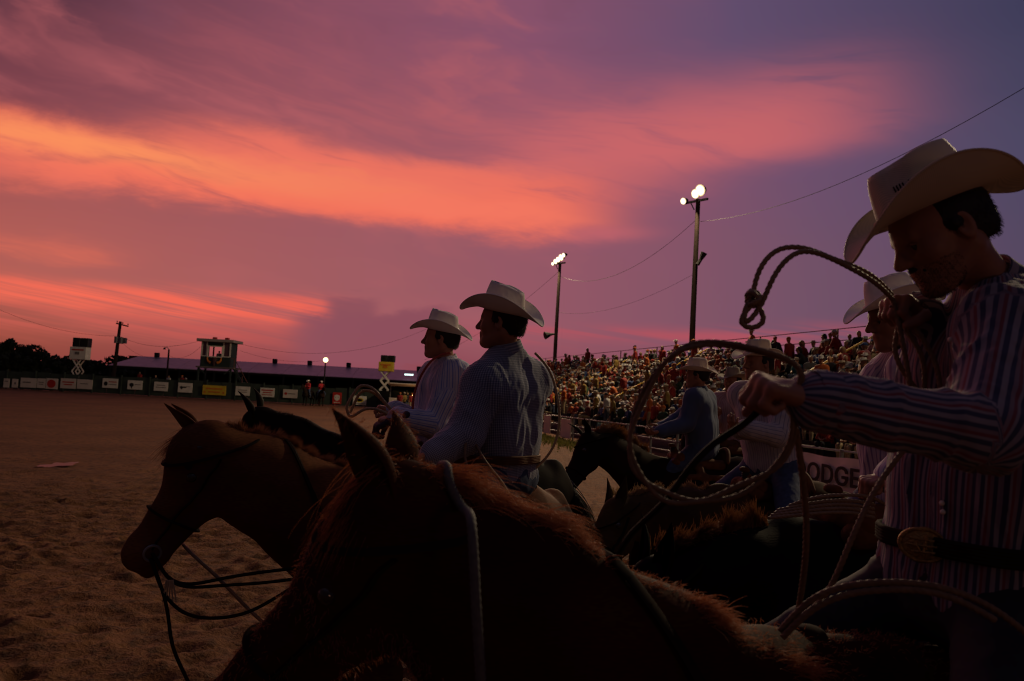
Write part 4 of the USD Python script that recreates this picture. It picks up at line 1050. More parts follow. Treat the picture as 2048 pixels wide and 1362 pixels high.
def saddle(label, D, along=.28, looks=None, drop=0.0):
    """western saddle on a horse: skirts, seat, swell with horn, cantle, fenders and stirrups"""
    s = D.get('s', 1.0); b = D['back']; l = np.cross(UPV, b); o = D['withers'] + b * along * s - UPV * (.10 + drop) * s
    t = thing('saddle', label, 'saddle', (o[0], o[1], o[2] - .2))
    looks = looks or LEATHER
    p = lambda x, y, z: o + b * x + l * y + UPV * z
    S = []
    for q in (-1, 1):
        S += [RC(p(-.18, q * .10, .015), p(.26, q * .11, .01), .05, .05, .05), RC(p(-.16, q * .21, -.10), p(.30, q * .22, -.10), .03, .03, .05), RC(p(.02, q * .17, -.03), p(.08, q * .30, -.28), .04, .03, .04)]
    S += [RC(p(-.02, 0, .04), p(.14, 0, .045), .07, .08, .06)]
    t.part('seat_and_skirts', relax(sdf_mesh(S, .014), 2), looks, True)
    t.part('swell', relax(sdf_mesh([RC(p(-.14, -.10, .06), p(-.14, .10, .06), .055, .055, .04), RC(p(-.15, 0, .08), p(-.17, 0, .13), .05, .03, .04)], .01), 1), looks, True)
    hn = t.part('horn', relax(sdf_mesh([RC(p(-.16, 0, .09), p(-.185, 0, .165), .022, .018, .01), RC(p(-.19, 0, .170), p(-.192, 0, .177), .036, .034, .008, sq=(N(np.array([.1, 0, 1.0])), 2.2))], .006), 1), looks, True)
    hr = [p(-.178, 0, .125 + .013 * k) for k in range(3)]
    for c in hr: hn.part('horn_wrap', ring(c, N(-b * .25 + UPV), .022, .007), WRAP)
    ct = [p(.30 + .05 * (1 - (y / .17) ** 2), y, .02 + .135 * (1 - (y / .19) ** 2)) for y in np.linspace(-.18, .18, 13)]
    t.part('cantle', tube(spline(ct, 25), [.018 + .004 * math.sin(k / 24 * math.pi) for k in range(25)], 10, flat=1.0), looks, True)
    cp = [[p(.30 + .05 * (1 - (y / .17) ** 2) * g_, y * (1 - .1 * (1 - g_)), -.02 + (.04 + .135 * (1 - (y / .19) ** 2)) * g_) for y in np.linspace(-.18, .18, 13)] for g_ in np.linspace(0, 1, 4)]
    cv, cf = grid(np.array(cp)); t.part('cantle_back', (cv, np.vstack([cf])), looks, True)
    for q in (-1, 1):
        t.part('fender', relax(sdf_mesh([RC(p(.04, q * .27, -.20), p(.0, q * .37, -.62), .06, .035, .03, sq=(N(l * q + UPV * .2), 3.0))], .012), 2), looks, True)
        st = np.array([p(-.06, q * .38, -.78), p(-.05, q * .38, -.66), p(0, q * .38, -.62), p(.05, q * .38, -.66), p(.06, q * .38, -.78)])
        t.part('stirrup', cat(tube(spline(st, 14), .014, 6), bar(st[0], st[-1], .06, .02)), looks)
    D['horn'] = p(-.185, 0, .17); D['seat'] = p(.06, 0, .21)
    return t
def lasso(name, pts, r, label, look, n=200, closed=False, group=None, twist=True, extra=()):
    c = spline(pts, n, closed)
    t = thing(name, label, 'rope', (c[0][0], c[0][1], c[:, 2].min()), group=group)
    t.part('rope_strand', tube(c, r, 10, closed, twist=(3, r * 7.5, .28) if twist else None), look, True)
    for e in extra: t.part('rope_strand', tube(spline(e, n), r, 10, twist=(3, r * 7.5, .28) if twist else None), look, True)
    return t
# ------------------------------------------------------------------ grandstand, its fence and banner
def SP3(s, n, z): return SU * s + SN * n + UPV * z
ROWS, N0, DN, Z0, DZ = 10, 14.7, .68, .95, .37
S0, S1 = 11.0, 73.0
gs = thing('grandstand', 'long open plank grandstand packed with people on the right', 'grandstand', SP3(40, 18, 0))
gs.loc = np.zeros(3) + SP3(40, 18, 0)
FRS = np.stack([SN, UPV, SU], 1)
for k in range(ROWS):
    n, z = N0 + k * DN, Z0 + k * DZ
    for j in range(6):
        a, b = S0 + (S1 - S0) * j / 6, S0 + (S1 - S0) * (j + 1) / 6 - .02
        gs.part('seat_plank', box(SP3((a + b) / 2, n, z), (.28, .05, b - a), FRS), PLANK)
        gs.part('foot_plank', box(SP3((a + b) / 2, n - .32, z - .42), (.36, .05, b - a), FRS), PLANK)
        gs.part('riser_board', box(SP3((a + b) / 2, n + .16, z - .10), (.03, .5, b - a), FRS), DARK)
for j in range(12):
    s = S0 + (S1 - S0) * j / 11
    gs.part('sloping_beam', bar(SP3(s, N0 - .3, .25), SP3(s, N0 + 9.5 * DN, Z0 + 9 * DZ - .5), .12, .2), STEEL)
    gs.part('support_leg', bar(SP3(s, N0 + 6.2, -.1), SP3(s, N0 + 6.2, Z0 + 9 * DZ - .5), .12), STEEL)
    gs.part('back_post', bar(SP3(s, N0 + 6.55, Z0 + 9 * DZ - .5), SP3(s, N0 + 6.55, Z0 + 9 * DZ + 1.12), .06), RAIL)
for z in (.62, 1.10):
    for j in range(4):
        a, b = S0 + (S1 - S0) * j / 4, S0 + (S1 - S0) * (j + 1) / 4
        gs.part('back_rail', bar(SP3(a, N0 + 6.55, Z0 + 9 * DZ + z), SP3(b, N0 + 6.55, Z0 + 9 * DZ + z), .032), RAIL)
AISLES = []
def s_for(px, n, z):
    ss = np.linspace(S0, S1, 800); xs = np.array([proj(SP3(s, n, z))[0] for s in ss]); return ss[np.argmin(np.abs(xs - px))]
for px in (1645, 1335, 1205, 1140, 1850):
    s = s_for(px, N0 + 4.0, 3.0); AISLES.append(s)
    g0, g1 = (1, 9.2)
    top = gs.part('aisle_handrail', cat(bar(SP3(s, N0 + g0 * DN, Z0 + g0 * DZ + .62), SP3(s, N0 + g1 * DN, Z0 + g1 * DZ + .62), .055)), YRAIL)
    for q in np.linspace(g0 + .3, g1 - .2, 4): top.part('rail_post', bar(SP3(s, N0 + q * DN, Z0 + q * DZ - .4), SP3(s, N0 + q * DN, Z0 + q * DZ + .6), .05), YRAIL)
# pipe fence in front of the stand
sf = thing('rail_fence', 'low pipe fence between the arena and the grandstand', 'fence', SP3(40, 12.6, 0))
for j in range(31):
    s = 10 + j * 2.1
    sf.part('post', cyl(SP3(s, 12.6, -.1), SP3(s, 12.6, 1.12), .045), STEEL)
    for z in (.35, .7, 1.08): sf.part('rail', cyl(SP3(s + .045, 12.6, z), SP3(s + 2.055, 12.6, z), .028, sides=6), STEEL)
def along_pt(px, py_guess=960):
    ss = np.linspace(8, 75, 1500); xs = np.array([proj(SP3(s, 12.5, .6))[0] for s in ss]); return ss[np.argmin(np.abs(xs - px))]
sa, sb = along_pt(1572), along_pt(1790)
bz = .42
bt = thing('wide_banner', 'white fence banner with DODGE in big black capitals, behind the golden horse rump', 'banner', SP3((sa + sb) / 2, 12.5, 0))
us = np.linspace(sa, sb, 40); zs_ = np.linspace(.12, .93, 9)
gp_ = np.array([[SP3(s, 12.5 - .015 * math.sin(s * 7 + z * 4) - .02, z + (.02 * math.sin(s * 3.3) if z > .9 else 0)) for z in zs_] for s in us])
bv, bf = grid(gp_); bt.part('sheet', (bv, np.vstack([bf])), mat('banner_cloth', (.78, .70, .64), .6, .08, 2), True)
tm = meshkit.text_mesh('DODGE R', .40, .012, bold=True)
tv = np.array(tm.vertices); tw = tv[:, 0].max(); sc = (abs(sa - sb) * .80) / tw
# reads left to right: from the far end (left in the picture) to the near end
lx = sa + (sb - sa) * .12
tp = np.array([SP3(lx - v[0] * sc * (1 if sa > sb else -1), 12.43 - v[2], .30 + v[1] * 1.05) for v in tv])
for piece in sorted(trimesh.Trimesh(tp, tm.faces, process=True).split(only_watertight=False), key=lambda m_: -m_.centroid @ SU): bt.part('letter', (np.array(piece.vertices), np.array(piece.faces)), BLACK, False)
for u in (.06, .86): bt.part('tie_strap', box(SP3(sa + (sb - sa) * u, 12.44, .58), (.012, .8, .045), FRS), REDP)
# other boards on that fence, seen beyond the bay horse
def fence_board(px0, px1, z0, z1, face, label, marks=True):
    a, b = along_pt(px0), along_pt(px1)
    t = thing('fence_board', label, 'sign', SP3((a + b) / 2, 12.5, z0))
    t.part('board', box(SP3((a + b) / 2, 12.5, (z0 + z1) / 2), (.04, z1 - z0, abs(a - b)), FRS), face)
    if marks:
        for k in range(6): t.part('print', box(SP3(a + (b - a) * (.12 + .15 * k), 12.47, (z0 + z1) / 2), (.02, (z1 - z0) * (.4 + .2 * (k % 2)), abs(a - b) * .06), FRS), BLACK)
fence_board(1208, 1258, .25, .72, BANNER, 'long white board with black lettering strokes behind the bay horse neck')
fence_board(1122, 1142, .1, 1.0, BANNER, 'upright white board behind the bay horse ears', False)
fence_board(1088, 1101, .15, 1.05, BANNER, 'narrow pale upright board just right of the navy checked shirt', False)
fence_board(1194, 1212, .5, 1.0, mat('teal_cloth', (.02, .20, .20), .7, .15, 3), 'small teal board above the lettered white board', False)
# grass strip along the fence foot
R = np.random.default_rng(8); n = 14000
s = R.uniform(9, 74, n); nn = 12.3 - np.abs(R.normal(0, .9, n)); b0 = SU * s[:, None] + SN * nn[:, None]
hh = R.uniform(.06, .22, n); d = R.normal(0, .05, (n, 2)); e = R.normal(0, .02, (n, 2))
v = np.zeros((n, 3, 3)); v[:, 0] = b0; v[:, 0, :2] += e; v[:, 1] = b0; v[:, 1, :2] -= e; v[:, 2] = b0; v[:, 2, :2] += d; v[:, 2, 2] = hh
solo('grass', (v.reshape(-1, 3), np.arange(n * 3).reshape(-1, 3)), mat('dry_grass', (.09, .085, .02), .9, .4, 2, trans=.3), 'thin dry grass along the foot of the pipe fence', 'grass', kind='stuff', smooth=False)

# ------------------------------------------------------------------ the crowd
CLOTH = {'red': (0.208, 0.016, 0.0128), 'white': (0.32, 0.304, 0.296), 'dark': (0.0138, 0.0138, 0.0179), 'orange': (0.288, 0.064, 0.0096), 'blue': (0.024, 0.048, 0.144), 'pale blue': (0.1231, 0.1514, 0.2078), 'tan': (0.1526, 0.1032, 0.0645), 'yellow': (0.2, 0.125, 0.03), 'green': (0.0238, 0.0556, 0.0274), 'pink': (0.2503, 0.102, 0.109), 'maroon': (0.0768, 0.0133, 0.0167), 'grey': (0.0827, 0.0791, 0.0791), 'teal': (0.0158, 0.104, 0.104)}
CM = {k: mat('cloth_' + k.replace(' ', '_'), c, .85, .15, 8, coord='pos') for k, c in CLOTH.items()}
SKIN = [mat('skin_tone_%d' % i, c, .55, .08, 20) for i, c in enumerate([(.32, .16, .10), (.27, .13, .08), (.17, .085, .055)])]
JEAN = mat('denim', (.05, .065, .11), .85, .2, 25)
KHAKI = mat('khaki', (.24, .18, .11), .85, .15, 10)
HAIRM = [mat('hair_dark', (.018, .012, .009), .6, .3, 40), mat('hair_brown', (.07, .038, .02), .6, .3, 40), mat('hair_fair', (.30, .19, .09), .6, .3, 40)]
STRAW = mat('straw_hat', (.28, .22, .16), .7, .1, 30)
R = np.random.default_rng(21)
def spectator(pose, v):
    """a figure facing +x, hips over the origin; pose sit / lean / stand"""
    Rr = np.random.default_rng(v)
    z = .92 if pose == 'stand' else .10
    J = dict(pelvis=np.array([0, 0, z]), left=np.array([0, 1.0, 0]))
    ln = {'sit': .04, 'lean': .20, 'stand': .02}[pose] + Rr.uniform(-.03, .04)
    J['chest'] = J['pelvis'] + (ln * .7, 0, .33); J['neck'] = J['pelvis'] + (ln, 0, .50); J['head'] = J['pelvis'] + (ln + .04, Rr.uniform(-.02, .02), .65)
    for s, q in (('L', 1), ('R', -1)):
        J['sh' + s] = J['neck'] + (0, q * .175, -.07); J['hip' + s] = J['pelvis'] + (0, q * .09, 0)
        if pose == 'stand':
            J['kn' + s] = np.array([.03, q * .1, .48]); J['an' + s] = np.array([0, q * .1, .09]); J['el' + s] = J['sh' + s] + (.0, q * .06, -.27)
            J['wr' + s] = J['el' + s] + ((.05, q * .02, -.24) if v % 2 else (.2, -q * .12, .04))
        else:
            J['kn' + s] = J['pelvis'] + (.42, q * .13, .02); J['an' + s] = J['pelvis'] + (.40, q * .12, -.42)
            J['el' + s] = J['sh' + s] + (.10, q * .05, -.24); J['wr' + s] = J['kn' + s] + (-.08 + .04 * (v % 3), -q * .06, .13)
            if v % 5 == 0 and q > 0: J['el' + s] = J['sh' + s] + (.16, q * .14, -.08); J['wr' + s] = J['head'] + (.10, q * .10, -.08)
    J['toe'] = np.array([1.0, 0, 0])
    yaw = Rr.uniform(-.7, .7); hr = head_frame((math.cos(yaw), math.sin(yaw), -.1))
    S = torso_prims(J, .015); B = []
    for s in 'LR':
        S.append(RC(J['sh' + s], J['el' + s], .068, .058, .03)); B.append(RC(J['el' + s] + (J['el' + s] - J['sh' + s]) * -.15, J['wr' + s], .045, .032, .02)); B.append(SP(J['wr' + s] + N(J['wr' + s] - J['el' + s]) * .06, .04, .02))
    B += [RC(J['neck'] - (0, 0, .03), J['head'], .055, .05, .02)] + xf([EL((-.01, 0, .03), (.098, .078, .092), k=.02), RC((.03, 0, .0), (.05, 0, -.075), .062, .036, .03), RC((.095, 0, .0), (.105, 0, -.02), .012, .014, .015)], hr, J['head'])
    L = [RC(J['hipL'], J['hipR'], .115, .115, .05)]
    for s in 'LR': L += leg_prims(J, s, .01) + [RC(J['an' + s], J['an' + s] + (.14, 0, -.05), .045, .035, .02)]
    out = dict(body=sdf_mesh(B, .026), shirt=sdf_mesh(S, .034), trousers=sdf_mesh(L, .04))
    kind = ('hair', 'cap', 'hat', 'hair', 'cap', 'hair', 'hair', 'hair')[v % 8]
    o = J['head']
    if kind == 'hat':
        bm, cr_, bd = hat_meshes(o + hr[:, 2] * .055, hr, (.17, .14), .05); 
        dec = lambda m_: (m_[0], m_[1])
        # a lighter version of the hat for far figures
        th = np.arange(17) / 16 * 2 * np.pi; rows = []
        for rr, zz in ((.10, .0), (.135, .012), (.165, .02), (.165, .026), (.10, .006), (.095, .06), (.085, .105), (.04, .10), (.0, .095)):
            rows.append(np.stack([rr * np.cos(th) * (1.05), rr * np.sin(th) * .88, zz + (rr > .11) * (.03 * np.sin(th) ** 2 - .012)], 1))
        hv, hf = grid(np.stack(rows, 1)); out['hat'] = (hv @ hr.T + o + hr[:, 2] * .055, hf)
    elif kind == 'cap':
        cm = sdf_mesh(xf([EL((-.012, 0, .055), (.104, .085, .082), k=.02), RC((.09, -.035, .055), (.09, .035, .055), .022, .022, .02), RC((.12, -.03, .05), (.12, .03, .05), .016, .016, .03)], hr, np.zeros(3)), .025, clip=None)
        out['cap'] = (cm[0] + o, cm[1])
    else:
        long_ = v % 3 == 0
        hp = [EL((-.022, 0, .038), (.103, .085, .092), k=.02), RC((-.07, -.02, -.03), (-.075, .02, -.05), .045, .045, .04)]
        if long_: hp += [RC((-.075, 0, -.02), (-.075, 0, -.22), .065, .05, .04)]
        hm = sdf_mesh(xf(hp, hr, np.zeros(3)), .028, clip=lambda Q: (Q @ hr[:, 0]) - .05)
        out['hair'] = (hm[0] + o, hm[1])
    return out, kind
crowd = UsdGeom.PointInstancer.Define(stage, '/World/crowd')
setd(crowd.GetPrim(), label='far mass of seated spectators filling the rest of the grandstand', category='crowd', kind='stuff')
UsdGeom.Scope.Define(stage, '/World/crowd/prototypes')
protos = []
shapes_ = [('sit', 0), ('sit', 1), ('lean', 2), ('sit', 3), ('lean', 4), ('sit', 5), ('lean', 6), ('sit', 7), ('sit', 10), ('stand', 1), ('stand', 2), ('stand', 3)]
combos = {}
cols = ['red', 'white', 'dark', 'blue', 'white', 'dark', 'pale blue', 'maroon', 'red', 'grey', 'pink', 'orange', 'dark', 'blue', 'white', 'yellow', 'green', 'dark', 'red', 'teal']
capc = ['dark', 'red', 'blue', 'dark', 'orange', 'white']
for si, (pose, v) in enumerate(shapes_):
    M, kind = spectator(pose, v)
    n_ = 4
    mine = [cols[(si * 7 + q * 3) % len(cols)] for q in range(n_)] if pose != 'stand' else [cols[(si * 7 + q * 4 + 1) % len(cols)] for q in range(2)]
    for ci, cname in enumerate(mine):
        pn = 'spectator_%03d' % len(protos); pth = '/World/crowd/prototypes/' + pn
        UsdGeom.Xform.Define(stage, pth)
        sk = SKIN[(si + ci) % 3]; hc = capc[(si + ci) % 6]
        for nm, mm in M.items():
            mt = {'body': sk, 'shirt': CM[cname], 'trousers': (JEAN, KHAKI, CM['dark'])[(si + ci) % 3], 'hair': HAIRM[(si * 2 + ci) % 3], 'cap': CM[hc], 'hat': STRAW if ci % 2 else CM['white']}[nm]
            vv, ff, nv = meshkit.arrays(mm, True); define(pth + '/' + nm, vv, ff, nv, mt)
        hd = {'hair': ('dark', 'brown', 'fair')[(si * 2 + ci) % 3] + ' hair', 'cap': hc + ' cap', 'hat': ('straw' if ci % 2 else 'white') + ' brimmed hat'}[kind]
        protos.append((pth, pose, cname, hd)); combos.setdefault(cname, []).append(len(protos) - 1)
crowd.CreatePrototypesRel().SetTargets([p[0] for p in protos])
# where they sit
spots = []
for k in range(ROWS):
    s = S0 + .3
    while s < S1 - .3:
        s += .46 + R.uniform(-.03, .20)
        if min(abs(s - a_) for a_ in AISLES) < .42 or meshkit.noise(np.array([[s * .55, k * .6, 2.0]]))[0] < .27 or R.uniform() < .05: continue
        spots.append((k, s, R.uniform(-.13, .13)))
# colours of single people one can pick out in the photograph: pixel of the chest, colour, standing or not
HINT = [(1757, 690, 'yellow', 0), (1733, 700, 'dark', 0), (1707, 690, 'grey', 0), (1655, 690, 'tan', 0), (1600, 700, 'red', 0), (1666, 770, 'orange', 1), (1664, 738, 'orange', 0), (1693, 728, 'white', 0), (1622, 728, 'white', 0), (1728, 742, 'maroon', 0), (1760, 745, 'grey', 0), (1745, 760, 'dark', 0), (1722, 765, 'tan', 0), (1192, 730, 'red', 0), (1228, 732, 'red', 0), (1180, 815, 'white', 0), (1162, 745, 'blue', 1), (1160, 770, 'red', 0), (1212, 806, 'white', 0), (1225, 726, 'red', 0), (1183, 795, 'blue', 1), (1180, 840, 'maroon', 1), (1268, 745, 'white', 0), (1353, 780, 'red', 1), (1350, 770, 'red', 1), (1270, 718, 'white', 1), (1230, 795, 'orange', 0), (1138, 785, 'pale blue', 0), (1145, 815, 'orange', 0)]
P3_ = np.array([proj(SP3(s, N0 + k * DN, Z0 + k * DZ + .4)) for k, s, _ in spots])
force = {}
for hx, hy, c, stn in HINT:
    dd = np.hypot(P3_[:, 0] - hx, P3_[:, 1] - hy); 
    for i in np.argsort(dd):
        if i not in force: force[int(i)] = (c, stn); break
inview = (P3_[:, 0] > 1085) & (P3_[:, 0] < 1860) & (P3_[:, 2] > 0)
order = np.argsort(np.where(inview, P3_[:, 2], 1e6))
single = set(int(i) for i in order[:285] if inview[i]) | set(force)
pos_, ori_, idx_, pend = [], [], [], []
yaw0 = math.degrees(math.atan2(-SN[1], -SN[0]))
rowname = ['bottom', 'second', 'third', 'fourth', 'fifth', 'sixth', 'seventh', 'eighth', 'ninth', 'top']
for i, (k, s, jn) in enumerate(spots):
    if i in force:
        c, stn = force[i]; cand = [q for q in combos.get(c, range(8)) if (protos[q][1] == 'stand') == bool(stn)] or list(combos.get(c, range(8))); pi = cand[i % len(cand)]
    else:
        pi = int(R.integers(0, len(protos)))
        if protos[pi][1] == 'stand' and R.uniform() < .35: pi = int(R.integers(0, 32))
    stand = protos[pi][1] == 'stand'
    p = SP3(s, N0 + k * DN + jn - (.30 if stand else 0), Z0 + k * DZ + (.025 if not stand else -.42 + .025))
    yaw = yaw0 + R.normal(0, 26) - 8
    if i in single:
        path = numbered('/World', 'spectator'); x = UsdGeom.Xform.Define(stage, path)
        x.AddTranslateOp().Set(Gf.Vec3d(*p)); x.AddRotateZOp().Set(yaw)
        x.AddScaleOp().Set(Gf.Vec3f(*([float(R.uniform(.84, 1.10))] * 3)))
        x.GetPrim().GetReferences().AddInternalReference(protos[pi][0]); x.GetPrim().SetInstanceable(True)
        where = 'near' if P3_[i, 2] < 26 else 'middle' if P3_[i, 2] < 34 else 'far'
        pend.append((x.GetPrim(), f"{'standing' if stand else 'seated'} spectator, {protos[pi][2]} shirt, {protos[pi][3]}, {rowname[k]} row, {where} part of stand", P3_[i, 0]))
    else:
        pos_.append(p); a = math.radians(yaw) / 2; ori_.append(Gf.Quath(math.cos(a), 0, 0, math.sin(a))); idx_.append(pi)
for lab in sorted(set(q[1] for q in pend)):
    same = sorted([q for q in pend if q[1] == lab], key=lambda q: q[2])
    for n_, (pr_, _, _) in enumerate(same):
        sfx = '' if len(same) == 1 else (', left one', ', right one')[n_] if len(same) == 2 else (', leftmost', ', middle one', ', third from left', ', fourth from left')[min(n_, 3)] if n_ < len(same) - 1 else ', rightmost'
        setd(pr_, label=lab + sfx, category='person', group='spectators in the grandstand')
crowd.CreatePositionsAttr(Vt.Vec3fArray.FromNumpy(np.array(pos_, np.float32)))
crowd.CreateScalesAttr(Vt.Vec3fArray.FromNumpy(np.repeat(R.uniform(.84, 1.10, len(pos_))[:, None], 3, 1).astype(np.float32)))
crowd.CreateOrientationsAttr(Vt.QuathArray(ori_)); crowd.CreateProtoIndicesAttr(Vt.IntArray(idx_))
# single people along the far fence, in the tower and at the far corner
def extra(p, yaw, pi, label, sc=1.0, group=None):
    path = numbered('/World', 'person'); x = UsdGeom.Xform.Define(stage, path)
    x.AddTranslateOp().Set(Gf.Vec3d(*map(float, p))); x.AddRotateZOp().Set(yaw); x.AddScaleOp().Set(Gf.Vec3f(sc, sc, sc))
    x.GetPrim().GetReferences().AddInternalReference(protos[pi][0]); x.GetPrim().SetInstanceable(True)
    setd(x.GetPrim(), label=label, category='person', group=group)
pick = lambda c, pose, hat=None: next((i for i, q in enumerate(protos) if q[2] == c and q[1] == pose and (hat is None or hat in q[3])), next((i for i, q in enumerate(protos) if q[1] == pose and (hat is None or hat in q[3])), 0))
stands_ = [i for i, q in enumerate(protos) if q[1] == 'stand']
for j, (px, py) in enumerate([(3, 748), (11, 752), (20, 746), (33, 748), (46, 751), (68, 751), (78, 750), (84, 756), (106, 755), (124, 753), (280, 745), (312, 752), (338, 752), (365, 752), (372, 758)]):
    d = 80.8; q = Wd(px, py, d); pi = stands_[j % len(stands_)]
    extra((q[0], d, q[2] - 1.62), -90 + (j * 37 % 40) - 20, pi, f"onlooker in {protos[pi][2]} shirt behind fence, " + ['at the left edge', 'above the first narrow banner', 'left of the second narrow banner', 'above the second narrow banner', 'over the wide plain banner', 'over the wide plain banner, right end', 'over the squarish pale banner', 'just left of the red octagon', 'above the red octagon', 'left of the scissor lift arms', 'standing tall above the horse-blot sign', 'above the two-line sign', 'right of the two-line sign', 'above the arm-mark sign', 'at the right end of the arm-mark sign'][j], 1.0)
extra((tx - .05, TY + .15, zf), -80, stands_[0], 'announcer standing inside the tower cabin window')
extra((tx + .42, TY + .3, zf), -120, stands_[3], 'second announcer at the right of the cabin window')
for j, (px, py) in enumerate([(800, 795), (808, 798), (815, 793), (822, 801), (832, 797), (838, 800), (845, 796)]):
    d = 74 + j % 3; q = Wd(px, py, d); pi = stands_[(j * 2 + 1) % len(stands_)]
    extra((q[0], d, 0), -90 + j * 13, pi, f"small distant person in {protos[pi][2]} clothes by the food stand, number {['one', 'two', 'three', 'four', 'five', 'six', 'seven'][j]} from its left" if False else f"distant person in {protos[pi][2]} shirt at the food stand, " + ['leftmost', 'second from left', 'in front of the counter', 'lowest in view', 'under the lamps', 'right of the lamps', 'rightmost'][j])
# food stand with two warm lamps at the far corner
q = Wd(822, 790, 79); fs = thing('food_stand', 'small food stand with a pale awning and two warm lamps at the far corner', 'food stand', (q[0], 79, 0))
fs.part('counter', cbox((q[0], 79, .55), (4.2, .8, 1.1), .03), BANNER)
for s in (-2.0, 2.0): fs.part('post', box((q[0] + s, 78.7, 1.2), (.08, .08, 2.4)), STEEL)
fs.part('awning', cbox((q[0], 79, 2.42), (4.5, 1.8, .1), .03, frame((0, .12, 1), (0, 1, 0))), BANNER)
for s in (.15, .75):
    b = Wd(822 + s * 12, 793, 77.9); lm = trimesh.creation.icosphere(2, .14); fs.part('lamp_bulb', (np.array(lm.vertices) + b, np.array(lm.faces)), emis('warm_bulb', (1.0, .5, .16), 12.0), True)
# ------------------------------------------------------------------ foreground looks
LEATHER = mat('saddle_leather', (.12, .046, .016), .7, .35, 14, bump=.15, bscale=90, spec=.12)
DARKLEATHER = mat('dark_leather', (.018, .011, .008), .85, .3, 18, spec=.04)
WRAP = mat('horn_wrap_rubber', (.03, .03, .03), .8, .2, 30)
ROPE = mat('nylon_rope', (.20, .125, .07), .6, .2, 60, spec=.4)
ROPED = mat('worn_dark_rope', (.16, .10, .058), .65, .25, 60)
ROPEL = mat('pale_rope', (.42, .30, .17), .6, .2, 60, spec=.4)
ROPER = mat('red_rope', (.34, .05, .035), .6, .2, 60)
ROPEG = mat('grey_braided_rope', (.075, .068, .065), .7, .25, 90)
GOLD = mat('brass_buckle', (.38, .25, .09), .45, .3, 120, metal=1.0, bump=.5, bscale=160)
SILVER = mat('silver_trim', (.75, .72, .66), .2, .1, 40, metal=1.0)
FELT = mat('white_felt', (.78, .73, .66), .85, .06, 8)
FELT2 = mat('cream_felt', (.68, .58, .45), .85, .06, 8)
def straw(name, base):
    """woven straw: a fine two-way weave"""
    q = G(); p = q.node('texture_coordinate') + '.object'
    w1 = q.node('wave_texture', {'vector': p}, wave_type='bands', bands_direction='diagonal', scale=130., distortion=.6) + '.fac'
    w2 = q.node('wave_texture', {'vector': p}, wave_type='bands', bands_direction='z', scale=150., distortion=.6) + '.fac'
    w = q.mul(w1, w2); b = np.array(base)
    c = q.mix(q.noise(p, 14., 3), tuple(b * .86), tuple(b * 1.1)); c = q.mix(q.ss(w, .05, .5), tuple(b * .72), c)
    nm = q.node('bump', {'height': w}, strength=.25, distance=.002) + '.normal'
    s = q.node('principled_bsdf', {'base_color': c, 'normal': nm}, roughness=.6, specular_ior_level=.3) + '.BSDF'
    t = q.node('translucent_bsdf', {'color': c}) + '.BSDF'
    s = q.node('mix_closure', {'closure1': s, 'closure2': t}, fac=.12) + '.closure'
    usdkit.material(stage, LK + name, q.n, q.l, surface=s); return LK + name
STRAWB = straw('woven_straw', (.68, .55, .38)); STRAWC = straw('woven_straw_pale', (.76, .68, .56))
def cloth(name, stops, period, stops2=None, period2=None, rough=.85, wear=.12, mode='multiply'):
    """woven shirt cloth: yarn-dyed stripes across (su), optionally a second set along (sv)"""
    q = G(); su = q.node('attribute', {}, attribute='su') + '.fac'
    c = q.ramp(q.m('fraction', q.mul(su, 1 / period)), stops)
    if stops2:
        sv = q.node('attribute', {}, attribute='sv') + '.fac'
        c2 = q.ramp(q.m('fraction', q.mul(sv, 1 / (period2 or period))), stops2)
        c = q.node('mix', {'fac': .5 if mode == 'mix' else 1.0, 'color1': c, 'color2': c2}, mix_type=mode) + '.color'
    p = q.node('texture_coordinate') + '.object'
    c = q.node('mix', {'fac': q.ss(q.noise(p, 9., 4, .6), .35, .75, 0.0, wear * 2), 'color1': c}, color2=(.05, .05, .06), mix_type='mix') + '.color'
    nm = q.node('bump', {'height': q.noise(p, 45., 4, .6)}, strength=.25, distance=.006) + '.normal'
    s = q.node('principled_bsdf', {'base_color': c, 'normal': nm}, roughness=rough, specular_ior_level=.2, sheen_weight=.15, sheen_roughness=.5) + '.BSDF'
    usdkit.material(stage, LK + name, q.n, q.l, surface=s); return LK + name
def bands_(*seq):
    """hard-edged stripe stops from (width, colour) pairs"""
    out, x = [], 0.0; tot = sum(w for w, _ in seq)
    for w, c in seq: out += [(x + .002, c), (x + w / tot - .002, c)]; x += w / tot
    return out
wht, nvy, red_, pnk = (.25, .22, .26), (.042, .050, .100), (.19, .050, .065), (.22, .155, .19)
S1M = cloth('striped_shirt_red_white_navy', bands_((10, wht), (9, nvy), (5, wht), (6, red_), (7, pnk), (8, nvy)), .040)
chk = [(0, (1.0, 1.0, 1.0)), (.62, (1.0, 1.0, 1.0)), (.70, (.45, .47, .55)), (.95, (.45, .47, .55)), (1, (1, 1, 1))]
S2M = cloth('navy_checked_shirt', [(0, (.40, .41, .47)), (.34, (.40, .41, .47)), (.46, (.19, .21, .29)), (.88, (.19, .21, .29)), (1, (.40, .41, .47))], .0075, chk, .0075)
S3M = cloth('blue_white_striped_shirt', bands_((8, (.60, .58, .64)), (4, (.22, .27, .56)), (5, (.56, .54, .62)), (2, (.28, .32, .58))), .024)
S4M = cloth('denim_shirt', [(0, (.055, .085, .16)), (1, (.06, .09, .17))], .01)
S5M = cloth('pink_white_shirt', bands_((6, (.50, .38, .38)), (2, (.40, .20, .22))), .022)
S6M = cloth('grey_white_shirt', bands_((6, (.44, .42, .44)), (2, (.25, .25, .32))), .022)
S7M = cloth('lilac_white_striped_shirt', bands_((6, (.50, .46, .52)), (3, (.24, .20, .34))), .026)
SRED = cloth('plain_red_shirt', [(0, (.50, .02, .03)), (1, (.50, .02, .03))], .02)
